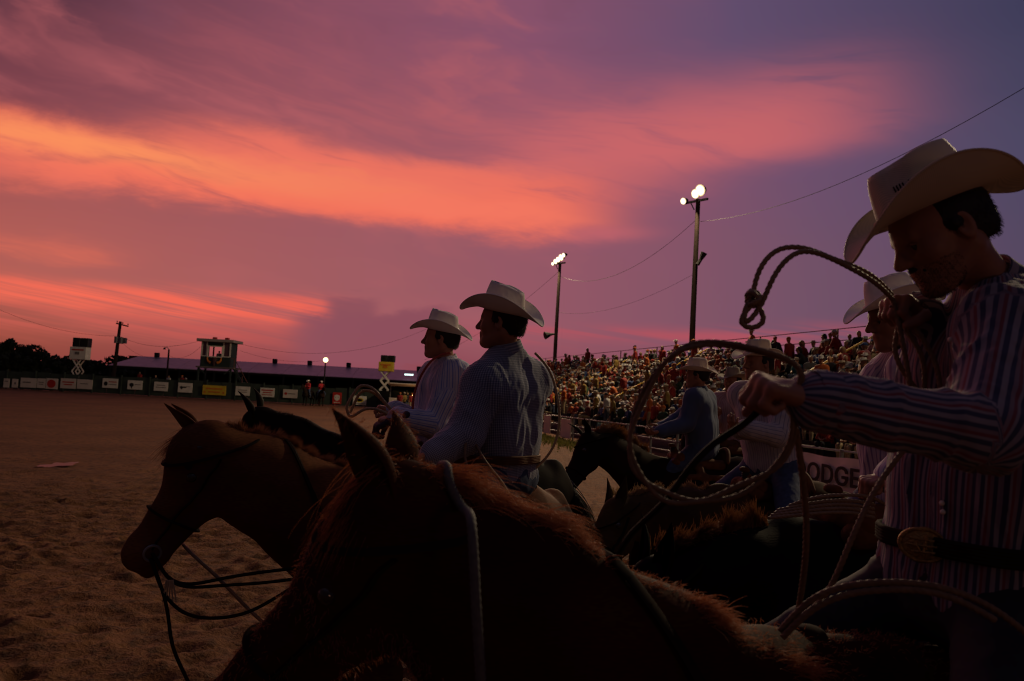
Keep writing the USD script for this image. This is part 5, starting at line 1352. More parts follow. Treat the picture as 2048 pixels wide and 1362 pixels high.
HSK = mat('sunburnt_skin', (.36, .165, .10), .5, .1, 25, bump=.1, bscale=150)
HSK2 = mat('tan_skin', (.30, .14, .085), .5, .1, 25, bump=.1, bscale=150)
BLKHAIR = mat('black_hair', (.012, .009, .008), .5, .4, 120, bump=.4, bscale=220)
DENIM = mat('blue_jeans', (.045, .065, .125), .85, .25, 40, bump=.2, bscale=300)
DENIMD = mat('dark_jeans', (.018, .020, .028), .85, .25, 40)
GLOVE = mat('purple_glove', (.045, .02, .035), .7, .3, 30)
def coat(name, base, dark, spec=.03, sheen=.0):
    """short glossy horse coat: patchy tone, fine hair relief"""
    q = G(); p = q.node('texture_coordinate') + '.object'
    n1 = q.noise(p, 3.2, 4, .6); n2 = q.node('noise_texture', {'vector': q.node('mapping', {'vector': p}, scale=(60., 60., 260.)) + '.vector'}, scale=1.0, detail=3.) + '.fac'
    c = q.mix(q.ss(n1, .3, .7), dark, base); c = q.mix(q.ss(n2, .3, .75, 0., .45), c, tuple(np.array(dark) * .5))
    nm = q.node('bump', {'height': n2}, strength=.35, distance=.003) + '.normal'
    s = q.node('principled_bsdf', {'base_color': c, 'normal': nm}, roughness=.7, specular_ior_level=spec, sheen_weight=sheen, sheen_roughness=.35, sheen_tint=tuple(np.clip(np.array(base) * 5, 0, 1))) + '.BSDF'
    usdkit.material(stage, LK + name, q.n, q.l, surface=s); return LK + name
C1 = coat('chestnut_coat', (.070, .022, .010), (.034, .012, .007)); C2 = coat('sorrel_coat', (.175, .066, .028), (.09, .034, .015))
C3 = coat('dark_bay_coat', (.022, .012, .009), (.012, .008, .006)); C4 = coat('bay_coat', (.035, .014, .009), (.014, .008, .006))
C6 = coat('dun_coat', (.12, .064, .024), (.06, .033, .014)); C7 = coat('black_coat', (.012, .010, .009), (.007, .006, .006)); CP = coat('palomino_coat', (.34, .19, .06), (.22, .11, .035))
def hairm(name, c, tr=.35):
    q = G(); r_ = q.node('hair_info') + '.random' if False else None
    p = q.node('texture_coordinate') + '.object'; col_ = q.mix(q.noise(p, 30., 3), tuple(np.array(c) * .55), tuple(np.array(c) * 1.35))
    s = q.node('principled_bsdf', {'base_color': col_}, roughness=.45, specular_ior_level=.5) + '.BSDF'; t = q.node('translucent_bsdf', {'color': col_}) + '.BSDF'
    usdkit.material(stage, LK + name, q.n, q.l, surface=q.node('mix_closure', {'closure1': s, 'closure2': t}, fac=tr) + '.closure') if False else None
    m_ = q.node('mix_closure', {'closure1': s, 'closure2': t}, fac=tr) + '.closure'
    usdkit.material(stage, LK + name, q.n, q.l, surface=m_); return LK + name
M1 = hairm('flaxen_chestnut_mane', (.36, .11, .032)); M2 = hairm('sorrel_mane', (.20, .075, .032)); M3 = hairm('black_mane', (.02, .013, .01), .15); M4 = hairm('rusty_dark_mane', (.17, .065, .022)); M6 = hairm('straw_mane', (.34, .22, .10))

# ------------------------------------------------------------------ horse and rider nearest the camera
def hz_(a, b): v = np.array(b, float) - np.array(a, float); v[2] = 0; return N(v)
# the tan horse in profile at the left (ridden by the man in the checked shirt)
D2 = dict(withers=W(745, 968, 3.42), poll=W(410, 856, 3.02), muzzle=W(234, 1130, 2.92), ears=(W(347, 806, 3.12), W(331, 807, 3.00)), arch=.02, s=.97, earw=.026, neck_k=1.10)
P2S = W(1003, 938, 3.78); D2['back'] = N(np.array([.66, .75, 0]))
def mane2(t, D):
    c = crest(D, 60, -.012)[4:58]
    st = hair_along(c, lambda q: -D['down'] * 1.0 + D['nd'] * -.25, 3600, .038, 12, 5, .005, .2, .35)
    t.curves('mane', st, .0016, M2)
    fl = hair_along([D['poll'] + D['hax'] * .0, D['poll'] + D['hax'] * .05 - D['bk'] * .02], lambda q: D['hax'] * 1.0 - D['bk'] * .55 - D['nd'] * -.2, 900, .12, 13, 7, .014, 1.0, .2)
    t.curves('forelock', fl, .0018, M2)
h2 = make_horse('sorrel horse in profile at the left, head lowered, ears forward', D2, .014, C2, M2, mane2, tack=DARKLEATHER)
Po, hx, bk, la = D2['poll'], D2['hax'], D2['bk'], D2['lat']
bd = h2.part('neck_strap', strapc(loop_on(D2['body'], (D2['poll'] * .42 + D2['withers'] * .58) + D2['down'] * .10, N(D2['nd'] * .80 + np.array([.0, 0, -.55])), .42, .006, 60), .030), DARKLEATHER)
h2.part('browband', strap(hug(D2['body'], [Po + hx * .06 - bk * .0 + la * q * .09 for q in (-1, -.4, .2, 1)], .006), .018), ROPEG)
rs = lambda *pts: strap([np.asarray(p) for p in pts], .013, .006, n=50)
bl = [D2['bit0'], D2['bit1']]; bn = bl[0] if proj(bl[0])[2] < proj(bl[1])[2] else bl[1]
h2.part('rein', rs(bn, W(345, 1160, 2.88), W(440, 1158, 2.85), W(560, 1140, 2.95), W(720, 1090, 3.2), D2['withers'] + (0, 0, .12)), DARKLEATHER)
h2.part('rein', rs(bn + (.01, 0, -.01), W(350, 1166, 2.86), W(430, 1172, 2.84), W(520, 1166, 2.88), W(640, 1150, 3.0)), DARKLEATHER)
h2.part('lead_strap', rs(bn + (.0, 0, -.02), W(338, 1200, 2.84), W(375, 1228, 2.82), W(430, 1236, 2.82), W(490, 1226, 2.84), W(560, 1190, 2.9), W(640, 1140, 3.0)), DARKLEATHER)
h2.part('tie_down', rs(Po + hx * .42 + bk * .17, W(395, 1118, 2.9), W(430, 1150, 2.9), W(515, 1235, 2.92), W(600, 1290, 3.0), D2['withers'] - D2['back'] * .2 + (0, 0, -.6)), ROPE)
h2.part('hanging_strap', rs(bn + (-.005, 0, -.02), W(336, 1230, 2.82), W(345, 1290, 2.8), W(370, 1350, 2.78), W(400, 1420, 2.78)), DARKLEATHER)
h2.part('tassel', cat(*[tube(spline([W(332 + k * 5, 1165, 2.85), W(327 + k * 7, 1195, 2.84)], 6) if False else [W(333 + k * 3, 1160, 2.85), W(325 + k * 7, 1205, 2.84)], [.004, .002], 5) for k in range(5)]), ROPEL)
h2.part('concho', cyl(*(lambda c: (c, c + N(CAM - c) * .012))(hug(D2['body'], [W(375, 935, 2.9)], .004)[0]), .013, sides=16), DARKLEATHER)

# the chestnut horse right in front of the camera (ridden by the man with the ropes)
P1S = W(1935, 1160, 1.80)
D1 = dict(withers=W(1530, 1236, 1.66), poll=W(790, 945, 1.52), muzzle=W(352, 1470, 1.80), arch=.0, s=.96, ears=(None, None), earout=1.0, earw=.047, neck_k=2.0)
D1['back'] = hz_(D1['withers'], P1S + (.25, .12, 0))
D1['ears'] = (W(795, 820, 1.62), W(672, 812, 1.44))
def mane1(t, D):
    c = crest(D, 80, -.02)
    side = lambda q: np.cross(UPV, D['back']) * 1.0
    far = N(np.cross(D['back'], UPV))      # falls to the far side and stands in tufts along the ridge
    if far[1] < 0: far = -far
    along_ = -D['nd']
    a = hair_along(c[54:80], lambda q: -D['down'] * .9 + far * .5 + along_ * .9, 4600, lambda q: .075 + .04 * math.sin(q * 3.1), 31, 9, .010, 1.5, .20)
    b = hair_along(c[1:27], lambda q: -D['down'] + far * .3 + along_ * .9, 3600, lambda q: .034 + .018 * math.sin(q * 9), 32, 8, .010, 1.0, .25)
    cc = hair_along(c[25:56], lambda q: -D['down'] + far * .6 + along_ * .8, 3200, .028, 33, 7, .009, 1.0, .25)
    t.curves('mane', a + b + cc, .0015, M1)
    f0 = hair_along([D['poll'] - D['bk'] * .01 + D['nd'] * .01, D['poll'] + D['hax'] * .04 - D['bk'] * .0], lambda q: D['hax'] * .9 - D['bk'] * .35 + D['lat'] * (q - .5) * .3, 700, .15, 34, 12, .016, 1.6, .13)
    t.curves('forelock', f0, .0012, M1)
h1 = make_horse('dark chestnut horse filling the foreground, orange-edged mane, seen from beside its neck', D1, .013, C1, M1, mane1, tack=DARKLEATHER)
# short guard hair along its outline, as the coat of a horse this near shows
v_, f_ = D1['body']; nn_ = vnormals(D1['body']); R = np.random.default_rng(4)
vd = CAM - v_; vd /= np.linalg.norm(vd, axis=1, keepdims=True); edge_ = np.flatnonzero((np.abs((nn_ * vd).sum(1)) < .6) & (v_[:, 2] > 1.0) & (v_[:, 0] < 1.0))
pk = R.choice(edge_, 9000); fur = []
for i in pk:
    d_ = N(nn_[i] * .55 + R.normal(0, .35, 3) + np.array([.25, .05, -.25])); p0 = v_[i] + R.normal(0, .004, 3); fur.append(np.array([p0, p0 + d_ * .007, p0 + d_ * .013 + (0, 0, -.002)]))
h1.curves('guard_hair', fur, .0012, M1)
# braided rope laid over its neck and hanging down the near side
h1.part('neck_rope', tube(spline(np.vstack([hug(D1['body'], [W(900, 905, 1.60), W(912, 918, 1.52), W(926, 940, 1.47), W(936, 985, 1.44)], .016), [W(942, 1040, 1.38), W(948, 1120, 1.34), W(953, 1220, 1.32), W(960, 1330, 1.31), W(966, 1460, 1.31)]]), 160),   .0085, 10, twist=(4, .05, .2)), ROPEG, True)
saddle('dark roping saddle on the chestnut horse, under the man with the ropes', D1, .32, DARKLEATHER, .12)
hug1 = lambda *q: hug(D1['body'], list(q), .01)
h1.part('rein', strap([W(1540, 796, 1.36), W(1490, 846, 1.375), W(1430, 886, 1.39), W(1385, 930, 1.405), W(1330, 1002, 1.46), W(1268, 1062, 1.53), W(1235, 1110, 1.60)], .017, .006, n=50), mat('black_rein', (.010, .008, .007), .8, .3, 30, spec=.08))
h1.part('breast_collar', strapc(loop_on(D1['body'], D1['withers'] - D1['back'] * .12 - UPV * .25, N(D1['back'] * .8 + UPV * .5), .6, .008, 60), .035), DARKLEATHER)

# ------------------------------------------------------------------ the man with the ropes, right
J1 = dict(pelvis=P1S, left=N(np.cross(UPV, -D1['back'])), chest=W(1985, 765, 1.78), neck=W(1988, 585, 1.78), head=W(1884, 470, 1.75), toe=-D1['back'])
l1 = J1['left']; f1 = -D1['back']
J1['shL'] = W(2010, 660, 1.60); J1['elL'] = W(1968, 868, 1.42); J1['wrL'] = W(1628, 800, 1.36)
J1['shR'] = W(2005, 650, 1.96); J1['elR'] = W(1985, 840, 2.02); J1['wrR'] = W(1838, 632, 1.84)
for s, q in (('L', 1), ('R', -1)):
    J1['hip' + s] = P1S + l1 * q * .10 - UPV * .03; J1['kn' + s] = P1S + l1 * q * .33 + f1 * .32 - UPV * .28; J1['an' + s] = P1S + l1 * q * .37 + f1 * .14 - UPV * .70
R1 = head_frame((-.866, .03, -.50), .05)
dL = N(W(1530, 768, 1.36) - J1['wrL']); dR = N(W(1768, 590, 1.78) - J1['wrR'])
hat1 = dict(o=J1['head'] + R1[:, 2] * .062 + R1[:, 0] * -.006, R=head_frame((-.91, .03, -.42), .08), brim=(.205, .172), curl=.070, dip=.045, H=.124, head=(.114, .092), slope=-.008, crease=.03)
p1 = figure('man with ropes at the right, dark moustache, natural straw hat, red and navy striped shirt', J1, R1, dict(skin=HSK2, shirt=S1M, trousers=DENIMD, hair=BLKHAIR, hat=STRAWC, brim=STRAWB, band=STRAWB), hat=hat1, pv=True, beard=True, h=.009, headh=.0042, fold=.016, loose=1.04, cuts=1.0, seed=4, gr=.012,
    hands={'L': dict(d=dL, n=N(np.array([-.2, .3, -1.0])), side=-1 if True else 1, curl=(1.0, 1.05, 1.1, 1.1), tcurl=.75, h=.0035), 'R': dict(d=dR, n=N(np.array([-.35, -.25, -.9])), side=1, curl=(1.0, 1.05, 1.1, 1.15), tcurl=.6, h=.003)})
Rh_ = hat1['R']; sl = []
for row in range(2):
    for k in range(26):
        th_ = math.radians(40 + k * 4.2); t_ = .36 + .17 * row
        kk = 1 - .13 * t_; c_ = np.array([.108 * kk * math.cos(th_), .090 * kk * math.sin(th_) * (1 - .10 * t_) - .010 * math.sin(t_ * math.pi) * math.exp(-((math.cos(th_) - .1) / .5) ** 2) + .0022, .118 * t_])
        if k % 5 == 4: continue
        sl.append(box(hat1['o'] + Rh_ @ c_, (.0018, .004, .013), Rh_))
p1.part('hat_vents', cat(*sl), DARKLEATHER, False)
hm = lambda p: R1 @ np.asarray(p, float) + J1['head']
mo = sdf_mesh([RC((.096, .004, -.0385), (.085, .027, -.050), .0082, .0055, .005), RC((.096, -.004, -.0385), (.085, -.027, -.050), .0082, .0055, .005), RC((.086, -.010, -.082), (.086, .010, -.082), .010, .010, .008), RC((.080, .014, -.090), (.070, .020, -.100), .010, .008, .006), RC((.080, -.014, -.090), (.070, -.020, -.100), .010, .008, .006)], .003)
p1.part('moustache', (mo[0] @ R1.T + J1['head'], mo[1]), BLKHAIR, True)
ey = cat(*[tube([(.088, q * .018, .034), (.086, q * .034, .037), (.076, q * .048, .030)], [.003, .004, .002], 6) for q in (-1, 1)])
p1.part('eyebrows', (np.asarray(ey[0]) @ R1.T + J1['head'], ey[1]), BLKHAIR, True)
# belt with its trophy buckle, shirt buttons
bc = P1S + UPV * .085 + f1 * .01
beltp = loop_on(p1.M['trousers'], bc, UPV, .34, .008, 70) if False else loop_on(p1.M['shirt'], bc, UPV, .34, .010, 70)
belt = p1.part('belt', cat(*[tube(beltp + UPV * dz_, .007, 6, True) for dz_ in (-.014, -.007, 0, .007, .014)]), DARKLEATHER, True)
k_ = np.argmin(np.hypot(*(np.array([proj(p)[:2] for p in beltp]) - (1848, 1098)).T) + 400 * (np.array([proj(p)[2] for p in beltp]) > 1.8)); bq = beltp[k_] + N(f1 * .75 + l1 * .66) * .024; bn_ = N(f1 * .75 + l1 * .66); fr = frame(bn_)
ax_ = N(np.cross(UPV, bn_)); a = np.linspace(0, 2 * np.pi, 40, endpoint=False)
bk_pts = np.array([bq + ax_ * .046 * math.cos(x) + UPV * .034 * math.sin(x) for x in a])
plate = cat(*[(np.vstack([[bq + bn_ * .010], bk_pts]), np.array([[0, i + 1, (i + 1) % 40 + 1] for i in range(40)]))])
b_ = belt.part('buckle', plate, GOLD, False)
p1.part('buckle_rim', tube(bk_pts, .0045, 6, True, twist=(2, .012, .5)), GOLD, True)
p1.part('buckle_relief', cat(*[tube([bq + bn_ * .011 + ax_ * x0 + UPV * z0, bq + bn_ * .012 + ax_ * x1 + UPV * z1], .003, 5) for x0, z0, x1, z1 in ((-.03, .0, .03, .0), (-.025, .014, .022, .012), (-.022, -.014, .024, -.013), (0, -.02, .008, .022), (-.015, .005, -.005, -.012))]), GOLD, True)
for px_, py_ in ((1800, 1012), (1806, 1045), (1846, 900), (1862, 820), (1880, 745), (1893, 680)):
    bp_ = hug(p1.M['shirt'], [W(px_, py_, 1.64)], .002)[0]; bs_ = trimesh.creation.icosphere(1, .0058); p1.part('button', (np.array(bs_.vertices) + bp_, np.array(bs_.faces)), FELT, True)
# cuffs
for s_ in 'RL':
    w_ = J1['wr' + s_]; cw = N(w_ - J1['el' + s_]); r_ = .046 if s_ == 'R' else .052
    cf_ = tube([w_ - cw * .030, w_ - cw * .015, w_ + cw * .012], [r_ + .001, r_ + .0015, r_ - .003], 28, caps=False)
    p1.part('cuff', cf_, S1M, pv={'su': np.tile(np.arange(28) / 28 * .28, 3), 'sv': np.zeros(84)})
# ropes: the loop end with its honda, raised from the far hand
gripR = W(1786, 600, 1.77)
lasso('lasso', [gripR, W(1745, 562, 1.72), W(1704, 538, 1.70), W(1655, 514, 1.68), W(1598, 505, 1.66), W(1556, 540, 1.65), W(1531, 590, 1.645), W(1512, 625, 1.64), W(1492, 642, 1.635), W(1490, 622, 1.64), W(1503, 600, 1.645)], .0052, 'pale twisted lasso rising from the raised hand to a knotted eye', ROPE, 320,
      extra=([gripR + (0, .006, .012), W(1738, 548, 1.735), W(1660, 515, 1.70), W(1605, 496, 1.685), W(1562, 498, 1.68), W(1528, 525, 1.67), W(1510, 568, 1.66), W(1505, 598, 1.65)],
             [W(1503, 596, 1.652), W(1522, 622, 1.640), W(1526, 640, 1.636), W(1500, 655, 1.634), W(1484, 645, 1.635), W(1490, 626, 1.64), W(1506, 606, 1.645)],
             [W(1494, 598, 1.655), W(1503, 585, 1.640), W(1516, 597, 1.635), W(1508, 612, 1.650), W(1495, 604, 1.655), W(1503, 590, 1.64)],
             [W(1498, 610, 1.64), W(1512, 604, 1.63), W(1518, 590, 1.645), W(1504, 582, 1.655), W(1494, 592, 1.645)],
             [gripR, W(1800, 660, 1.76), W(1812, 720, 1.75), W(1822, 800, 1.75), W(1818, 900, 1.75)],
             [gripR + (.02, 0, -.02), W(1812, 655, 1.77), W(1838, 700, 1.76), W(1848, 780, 1.76), W(1838, 870, 1.75)],
             [gripR + (0, .01, -.01), W(1796, 640, 1.78), W(1790, 690, 1.78), W(1806, 742, 1.77), W(1840, 790, 1.77), W(1870, 860, 1.76)],
             [gripR + (.03, 0, -.02), W(1835, 660, 1.76), W(1868, 720, 1.74), W(1880, 790, 1.72), W(1868, 880, 1.72)]))
# the coil swinging from the near hand
gl = W(1560, 775, 1.35)
coil = lambda o, k: [W(1600 + o, 742 + k, 1.34), W(1530 + o, 697 + k, 1.35), W(1452, 683 + k, 1.37), W(1380 - o, 692 + k, 1.39), W(1322 - o, 735 + k, 1.41), W(1284 - o, 800, 1.42), W(1268 - o, 880, 1.42), W(1282 - o, 950 - k, 1.41), W(1330, 990 - k, 1.40), W(1400, 1004 - k, 1.39), W(1478, 988 - k, 1.38), W(1545 + o, 940 - k, 1.36), W(1584 + o, 870, 1.35), W(1590 + o, 800, 1.345)]
ls = thing('lasso', 'big coil of rope swinging from the outstretched near hand', 'rope', gl)
for o, k in ((0, 0), (9, 11)):
    ls.part('rope_strand', tube(spline(np.array(coil(o, k)) + nrng.normal(0, .004, (14, 3)), 240, True), .0042, 8, True, twist=(3, .04, .28)), ROPED, True)
lasso('lasso', [W(1815, 890, 1.72), W(1748, 985, 1.66), W(1690, 1110, 1.62), W(1628, 1215, 1.62), W(1575, 1246, 1.62)], .0055, 'rope tail slanting from the hands down to the near saddle horn', ROPED, 160, extra=([W(1592, 860, 1.36), W(1612, 1030, 1.44), W(1606, 1160, 1.54), W(1592, 1246, 1.62)],))
lasso('lasso', [W(1560, 1262, 1.58), W(1640, 1190, 1.55), W(1760, 1165, 1.52), W(1880, 1175, 1.50), W(1990, 1220, 1.50), W(2080, 1290, 1.5)], .006, 'coiled rope lying along the near saddle in the dark lower right', ROPED, 120, extra=([W(1565, 1275, 1.57), W(1650, 1205, 1.54), W(1765, 1180, 1.51), W(1885, 1190, 1.49), W(1990, 1240, 1.48)],))

# ------------------------------------------------------------------ the man in the checked shirt
J2 = rider_joints(P2S, (-.80, .60), .05); 
J2['head'] = W(1003, 648, 3.72); J2['neck'] = W(1014, 703, 3.74); J2['chest'] = W(1012, 795, 3.76)
J2['elL'] = W(930, 872, 3.52); J2['wrL'] = W(868, 908, 3.42); J2['wrR'] = W(880, 908, 3.62); J2['elR'] = W(965, 850, 3.95)
J2['shL'] = W(966, 770, 3.60); J2['shR'] = W(1066, 762, 3.90); J2['fat'] = .96
R2 = head_frame((-.95, .30, .03))
p2 = figure('man in navy checked shirt and white felt hat, riding in the middle', J2, R2, dict(skin=HSK, shirt=S2M, trousers=DENIM, hair=BLKHAIR, hat=FELT), hat=dict(o=J2['head'] + R2[:, 2] * .060, R=head_frame((-.93, .30, .20), -.10), brim=(.205, .170), curl=.072, dip=.035, H=.118, slope=.014), pv=True, h=.010, headh=.005, fold=.012, loose=1.22, seed=9, gr=.016)
b2 = loop_on(p2.M['shirt'], P2S + UPV * .055, UPV, .36, .008, 60)
p2.part('belt', cat(*[tube(b2 + UPV * dz_, .007, 6, True) for dz_ in (-.014, -.007, 0, .007, .014)]), LEATHER, True)
saddle('saddle under the man in the checked shirt', D2, .46)
lasso('lasso', [W(1070, 706, 3.78), W(1095, 735, 3.80), W(1114, 790, 3.80), W(1119, 840, 3.80), W(1108, 890, 3.80), W(1078, 930, 3.80), W(1052, 950, 3.80)], .006, 'thin rope loop hanging behind the back of the checked shirt', ROPEL, 140)
lasso('lasso', [W(942, 955, 3.4), W(930, 900, 3.42), W(938, 872, 3.45), W(960, 905, 3.45), W(1000, 960, 3.42), W(1030, 1010, 3.4)], .006, 'rope on the saddle in front of the checked shirt', ROPE, 100)
ck = W(1062, 972, 3.95)
solo('saddle_concho', cat(*[cyl(ck + (0, 0, -.02 * k), ck + N(CAM - ck) * .02 + (0, 0, -.02 * k), .024, sides=14) for k in range(2)]) if False else cyl(ck, ck + N(CAM - ck) * .02, .03, .022, 16), SILVER, 'shiny silver saddle ornament behind the checked shirt', 'ornament')

# ------------------------------------------------------------------ the man in the blue and white striped shirt with his dark horse
P3S = W(886, 893, 5.0)
D3 = dict(withers=W(730, 880, 4.85), poll=W(512, 822, 4.72), muzzle=W(432, 985, 5.10), ears=(W(510, 774, 4.82), W(479, 780, 4.68)), arch=.02, s=.95); D3['back'] = hz_(D3['withers'], P3S)
make_horse('nearly black horse behind the sorrel one, only its head and neck showing', D3, .02, C3, M3, lambda t, D: t.curves('mane', hair_along(crest(D, 50, -.015)[3:48], lambda q: -D['down'] + (0, .4, 0), 1400, .030, 41, 5, .006, .8, .25), .003, M3), tack=DARKLEATHER)
saddle('saddle under the man in the blue striped shirt', D3, .42)
J3 = rider_joints(P3S, (-.85, -.45), .04)
J3['head'] = W(882, 680, 5.0); J3['neck'] = W(893, 727, 5.02); J3['chest'] = W(890, 780, 5.02); J3['shL'] = W(912, 752, 4.88); J3['shR'] = W(868, 752, 5.17)
J3['elL'] = W(868, 850, 4.78); J3['wrL'] = W(796, 836, 4.62); J3['elR'] = W(845, 850, 5.15); J3['wrR'] = W(790, 822, 4.85)
R3 = head_frame((-.97, .10, .02)); 
p3 = figure('man in blue and white striped shirt coiling a rope, left of the checked shirt', J3, R3, dict(skin=HSK, shirt=S3M, trousers=DENIMD, hair=BLKHAIR, hat=FELT), hat=dict(o=J3['head'] + R3[:, 2] * .060, R=head_frame((-.97, .15, .16), -.08), brim=(.200, .165), curl=.062, dip=.03, H=.116, slope=.012), pv=True, h=.012, headh=.006, fold=.012, loose=1.2, seed=17, gr=.018,
    hands={'L': dict(d=N(np.array([-.9, -.1, -.15])), n=np.array([0, .2, -1.0]), side=-1, curl=(.9, 1, 1, 1), tcurl=.7, s=1.05, h=.006), 'R': dict(d=N(np.array([-.9, -.1, .2])), n=np.array([-.3, 0, -1.0]), side=1, curl=(.8, .9, .9, 1), h=.006)})
gv = sdf_mesh(hand_prims(W(790, 838, 4.60), N(np.array([-.8, 0, -.35])), np.array([-.3, .2, -1.0]), -1, (.7, .75, .8, .85), .5, s=1.22), .007)
p3.part('glove', relax(gv, 1), GLOVE, True)
lasso('lasso', [W(785, 822, 4.65), W(762, 795, 4.62), W(742, 775, 4.6), W(722, 772, 4.6), W(706, 790, 4.6), W(694, 818, 4.6), W(700, 832, 4.6), W(722, 822, 4.6), W(750, 818, 4.6), W(780, 830, 4.6)], .008, 'pale rope coil in the gloved hand of the striped shirt man', ROPEL, 140, extra=([W(786, 824, 4.67), W(764, 800, 4.64), W(744, 784, 4.62), W(726, 782, 4.62), W(712, 800, 4.62), W(700, 826, 4.62)],))
lasso('lasso', [W(900, 706, 4.92), W(876, 712, 4.88), W(852, 735, 4.84), W(834, 770, 4.80), W(826, 805, 4.76), W(826, 835, 4.72)], .007, 'dark red rope arcing in front of the striped shirt', ROPER, 100)
# ------------------------------------------------------------------ riders further back, right of centre
def simple_mane(mt, n=900, ln=.07, w=.006, seed=3, up=.3, lift=-.015):
    return lambda t, D: t.curves('mane', hair_along(crest(D, 50, lift)[2:48], lambda q: -D['down'] + np.array([0, -.3, up]), n, ln, seed, 6, .008, 1.0, .3), w, mt)
def ride(label_h, label_p, seat, D, face_b, face_h, headpx, looks, coat_, mane_, hatk, h=.02, group=None, over=None, seed=5, hands=None, tack=DARKLEATHER, sad=True):
    D['back'] = hz_(D['withers'], seat)
    make_horse(label_h, D, h, coat_, M3, mane_, tack=tack)
    J = rider_joints(seat, face_b, .05); dz = np.asarray(headpx) - J['head']
    J['head'] = np.asarray(headpx, float); J['neck'] = J['neck'] + dz * .8; J['chest'] = J['chest'] + dz * .5
    for s in 'LR': J['sh' + s] = J['sh' + s] + dz * .75; J['el' + s] = J['el' + s] + dz * .4; J['wr' + s] = J['wr' + s] + dz * .1
    J.update(over or {})
    Rh = head_frame(face_h)
    t = figure(label_p, J, Rh, looks, hat=dict(o=J['head'] + Rh[:, 2] * .060, R=head_frame(N(np.array(face_h) + (0, 0, hatk[0])), hatk[1]), brim=(.195, .16), curl=hatk[2], dip=.03, H=.112), pv=True, h=h * .8, headh=h * .45, fold=.010, loose=1.15, seed=seed, gr=.016, hands=hands)
    if sad: saddle('saddle under the ' + label_p.split(',')[0], D, .42)
    return t
base = dict(skin=HSK2, trousers=DENIM, hair=BLKHAIR, hat=FELT2)
# P4 denim shirt on the bay
S4 = W(1405, 892, 7.6)
ride('dark bay horse with rusty mane and white blaze, facing left between the riders', 'man in denim shirt, cream hat tipped, riding the bay horse', S4,
     dict(withers=W(1300, 905, 7.5), poll=W(1174, 866, 7.35), muzzle=W(1110, 985, 7.05), ears=(W(1137, 845, 7.45), W(1169, 836, 7.3)), arch=.05, s=.97), (-.86, .5), (-.93, .37, 0), W(1394, 752, 7.6), {**base, 'shirt': S4M}, C4, simple_mane(M4, 2200, .10, .006, 51), (.05, -.14, .05), .018,
     over=dict(elL=W(1372, 848, 7.4), wrL=W(1322, 862, 7.3), elR=W(1350, 845, 7.6), wrR=W(1318, 858, 7.45)))
# P5 pink shirt, farther
S5 = W(1478, 878, 9.0)
ride('dark horse mostly hidden behind the denim shirt rider', 'man in pinkish white shirt and straw hat, between denim and grey shirts', S5,
     dict(withers=W(1428, 885, 8.5), poll=W(1375, 862, 7.9), muzzle=W(1372, 960, 7.6), s=.95), (-.55, -.8), (-.8, -.6, -.05), W(1465, 765, 9.0), {**base, 'shirt': S5M, 'hat': STRAW}, C3, simple_mane(M3, 500, .08, .008, 52), (.05, 0, .04), .026)
# P6 grey shirt on the palomino
S6 = W(1545, 926, 5.6)
D6 = dict(withers=W(1442, 962, 5.35), poll=W(1222, 1005, 4.65), muzzle=W(1170, 1150, 4.4), arch=.0, s=.97)
ride('dun horse with short sunlit mane, golden rump before the white banner', 'man in pale grey shirt, cream hat, half hidden by the near hand', S6, D6, (-.80, -.6), (-.9, -.35, -.05), W(1516, 728, 5.6), {**base, 'shirt': S6M}, C6, simple_mane(M6, 1800, .045, .006, 53, .5, -.012), (.02, -.05, .05), .016,
     over=dict(elL=W(1556, 872, 5.35), wrL=W(1490, 856, 5.2), elR=W(1520, 860, 5.7), wrR=W(1478, 862, 5.35)))
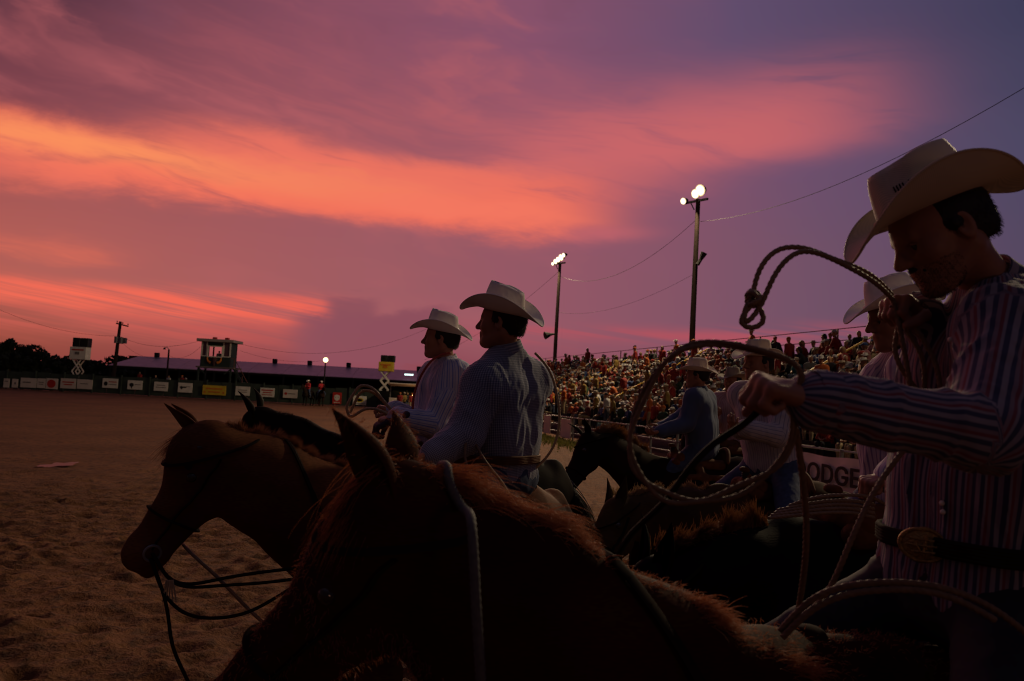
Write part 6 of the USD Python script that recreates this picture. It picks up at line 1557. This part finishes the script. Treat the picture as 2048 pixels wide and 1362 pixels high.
# P7 behind the raised hand
S7 = W(1822, 990, 3.15)
D7 = dict(withers=W(1575, 1020, 2.92), poll=W(1290, 1135, 2.60), muzzle=W(1190, 1400, 2.5), arch=.0, s=.96)
ride('black horse with a coarse mane behind the chestnut one', 'man in lilac striped shirt and white hat, behind the raised hand', S7, D7, (-.93, -.35), (-.95, .0, -.22), W(1792, 640, 3.12), {**base, 'shirt': S7M, 'hat': FELT}, C7, simple_mane(M4, 1500, .075, .004, 55, .5, -.012), (-.05, .03, .055), .013,
     over=dict(neck=W(1815, 712, 3.14), chest=W(1820, 790, 3.15), shL=W(1830, 742, 2.98), shR=W(1806, 738, 3.3), elL=W(1850, 890, 2.9), wrL=W(1785, 955, 2.8), elR=W(1800, 870, 3.35), wrR=W(1770, 965, 3.2)), hands={'L': dict(d=np.array([-.9, 0, -.2]), n=np.array([0, .2, -1.0]), side=-1, curl=(1, 1.05, 1.1, 1.1)), 'R': dict(d=np.array([-.9, 0, -.2]), n=np.array([0, .2, -1.0]), side=1, curl=(1, 1.05, 1.1, 1.1))})
lasso('lasso', [W(1578, 1012, 2.78), W(1620, 998, 2.76), W(1690, 990, 2.76), W(1745, 996, 2.78), W(1775, 1012, 2.8)], .006, 'rope coils draped flat over the black horse saddle', ROPE, 100, extra=tuple([W(1560 - 6 * k, 1016 + 5 * k, 2.79 - .01 * k), W(1622, 1000 + 7 * k, 2.77 - .01 * k), W(1690, 993 + 8 * k, 2.77 - .01 * k), W(1748, 1000 + 9 * k, 2.79)] for k in range(1, 5)))
# riders in red by the far fence
def far_rider(px, d, lab_h, lab_p, coat_, face):
    seat = Wd(px, 786, d); f = N(np.array([face[0], face[1], 0])); seat[2] = 1.55
    D = dict(withers=seat + f * .4 - (0, 0, .08), poll=seat + f * 1.0 + (0, 0, .40), muzzle=seat + f * 1.35 - (0, 0, .02), back=-f, s=.96)
    make_horse(lab_h, D, .04, coat_, M3, None)
    J = rider_joints(seat, face); Rh = head_frame((face[0], face[1], 0))
    figure(lab_p, J, Rh, {**base, 'shirt': SRED, 'hat': FELT}, hat=dict(o=J['head'] + Rh[:, 2] * .06, R=Rh), pv=True, h=.03, headh=.02)
far_rider(616, 75.5, 'small dark horse with pale legs by the far fence', 'rider in red shirt by the far fence, left of the pair', C3, (-.3, -.95))
far_rider(641, 76.5, 'small dark horse by the far fence at right of the pair', 'rider in red shirt by the far fence, right of the pair', C4, (.5, -.85))
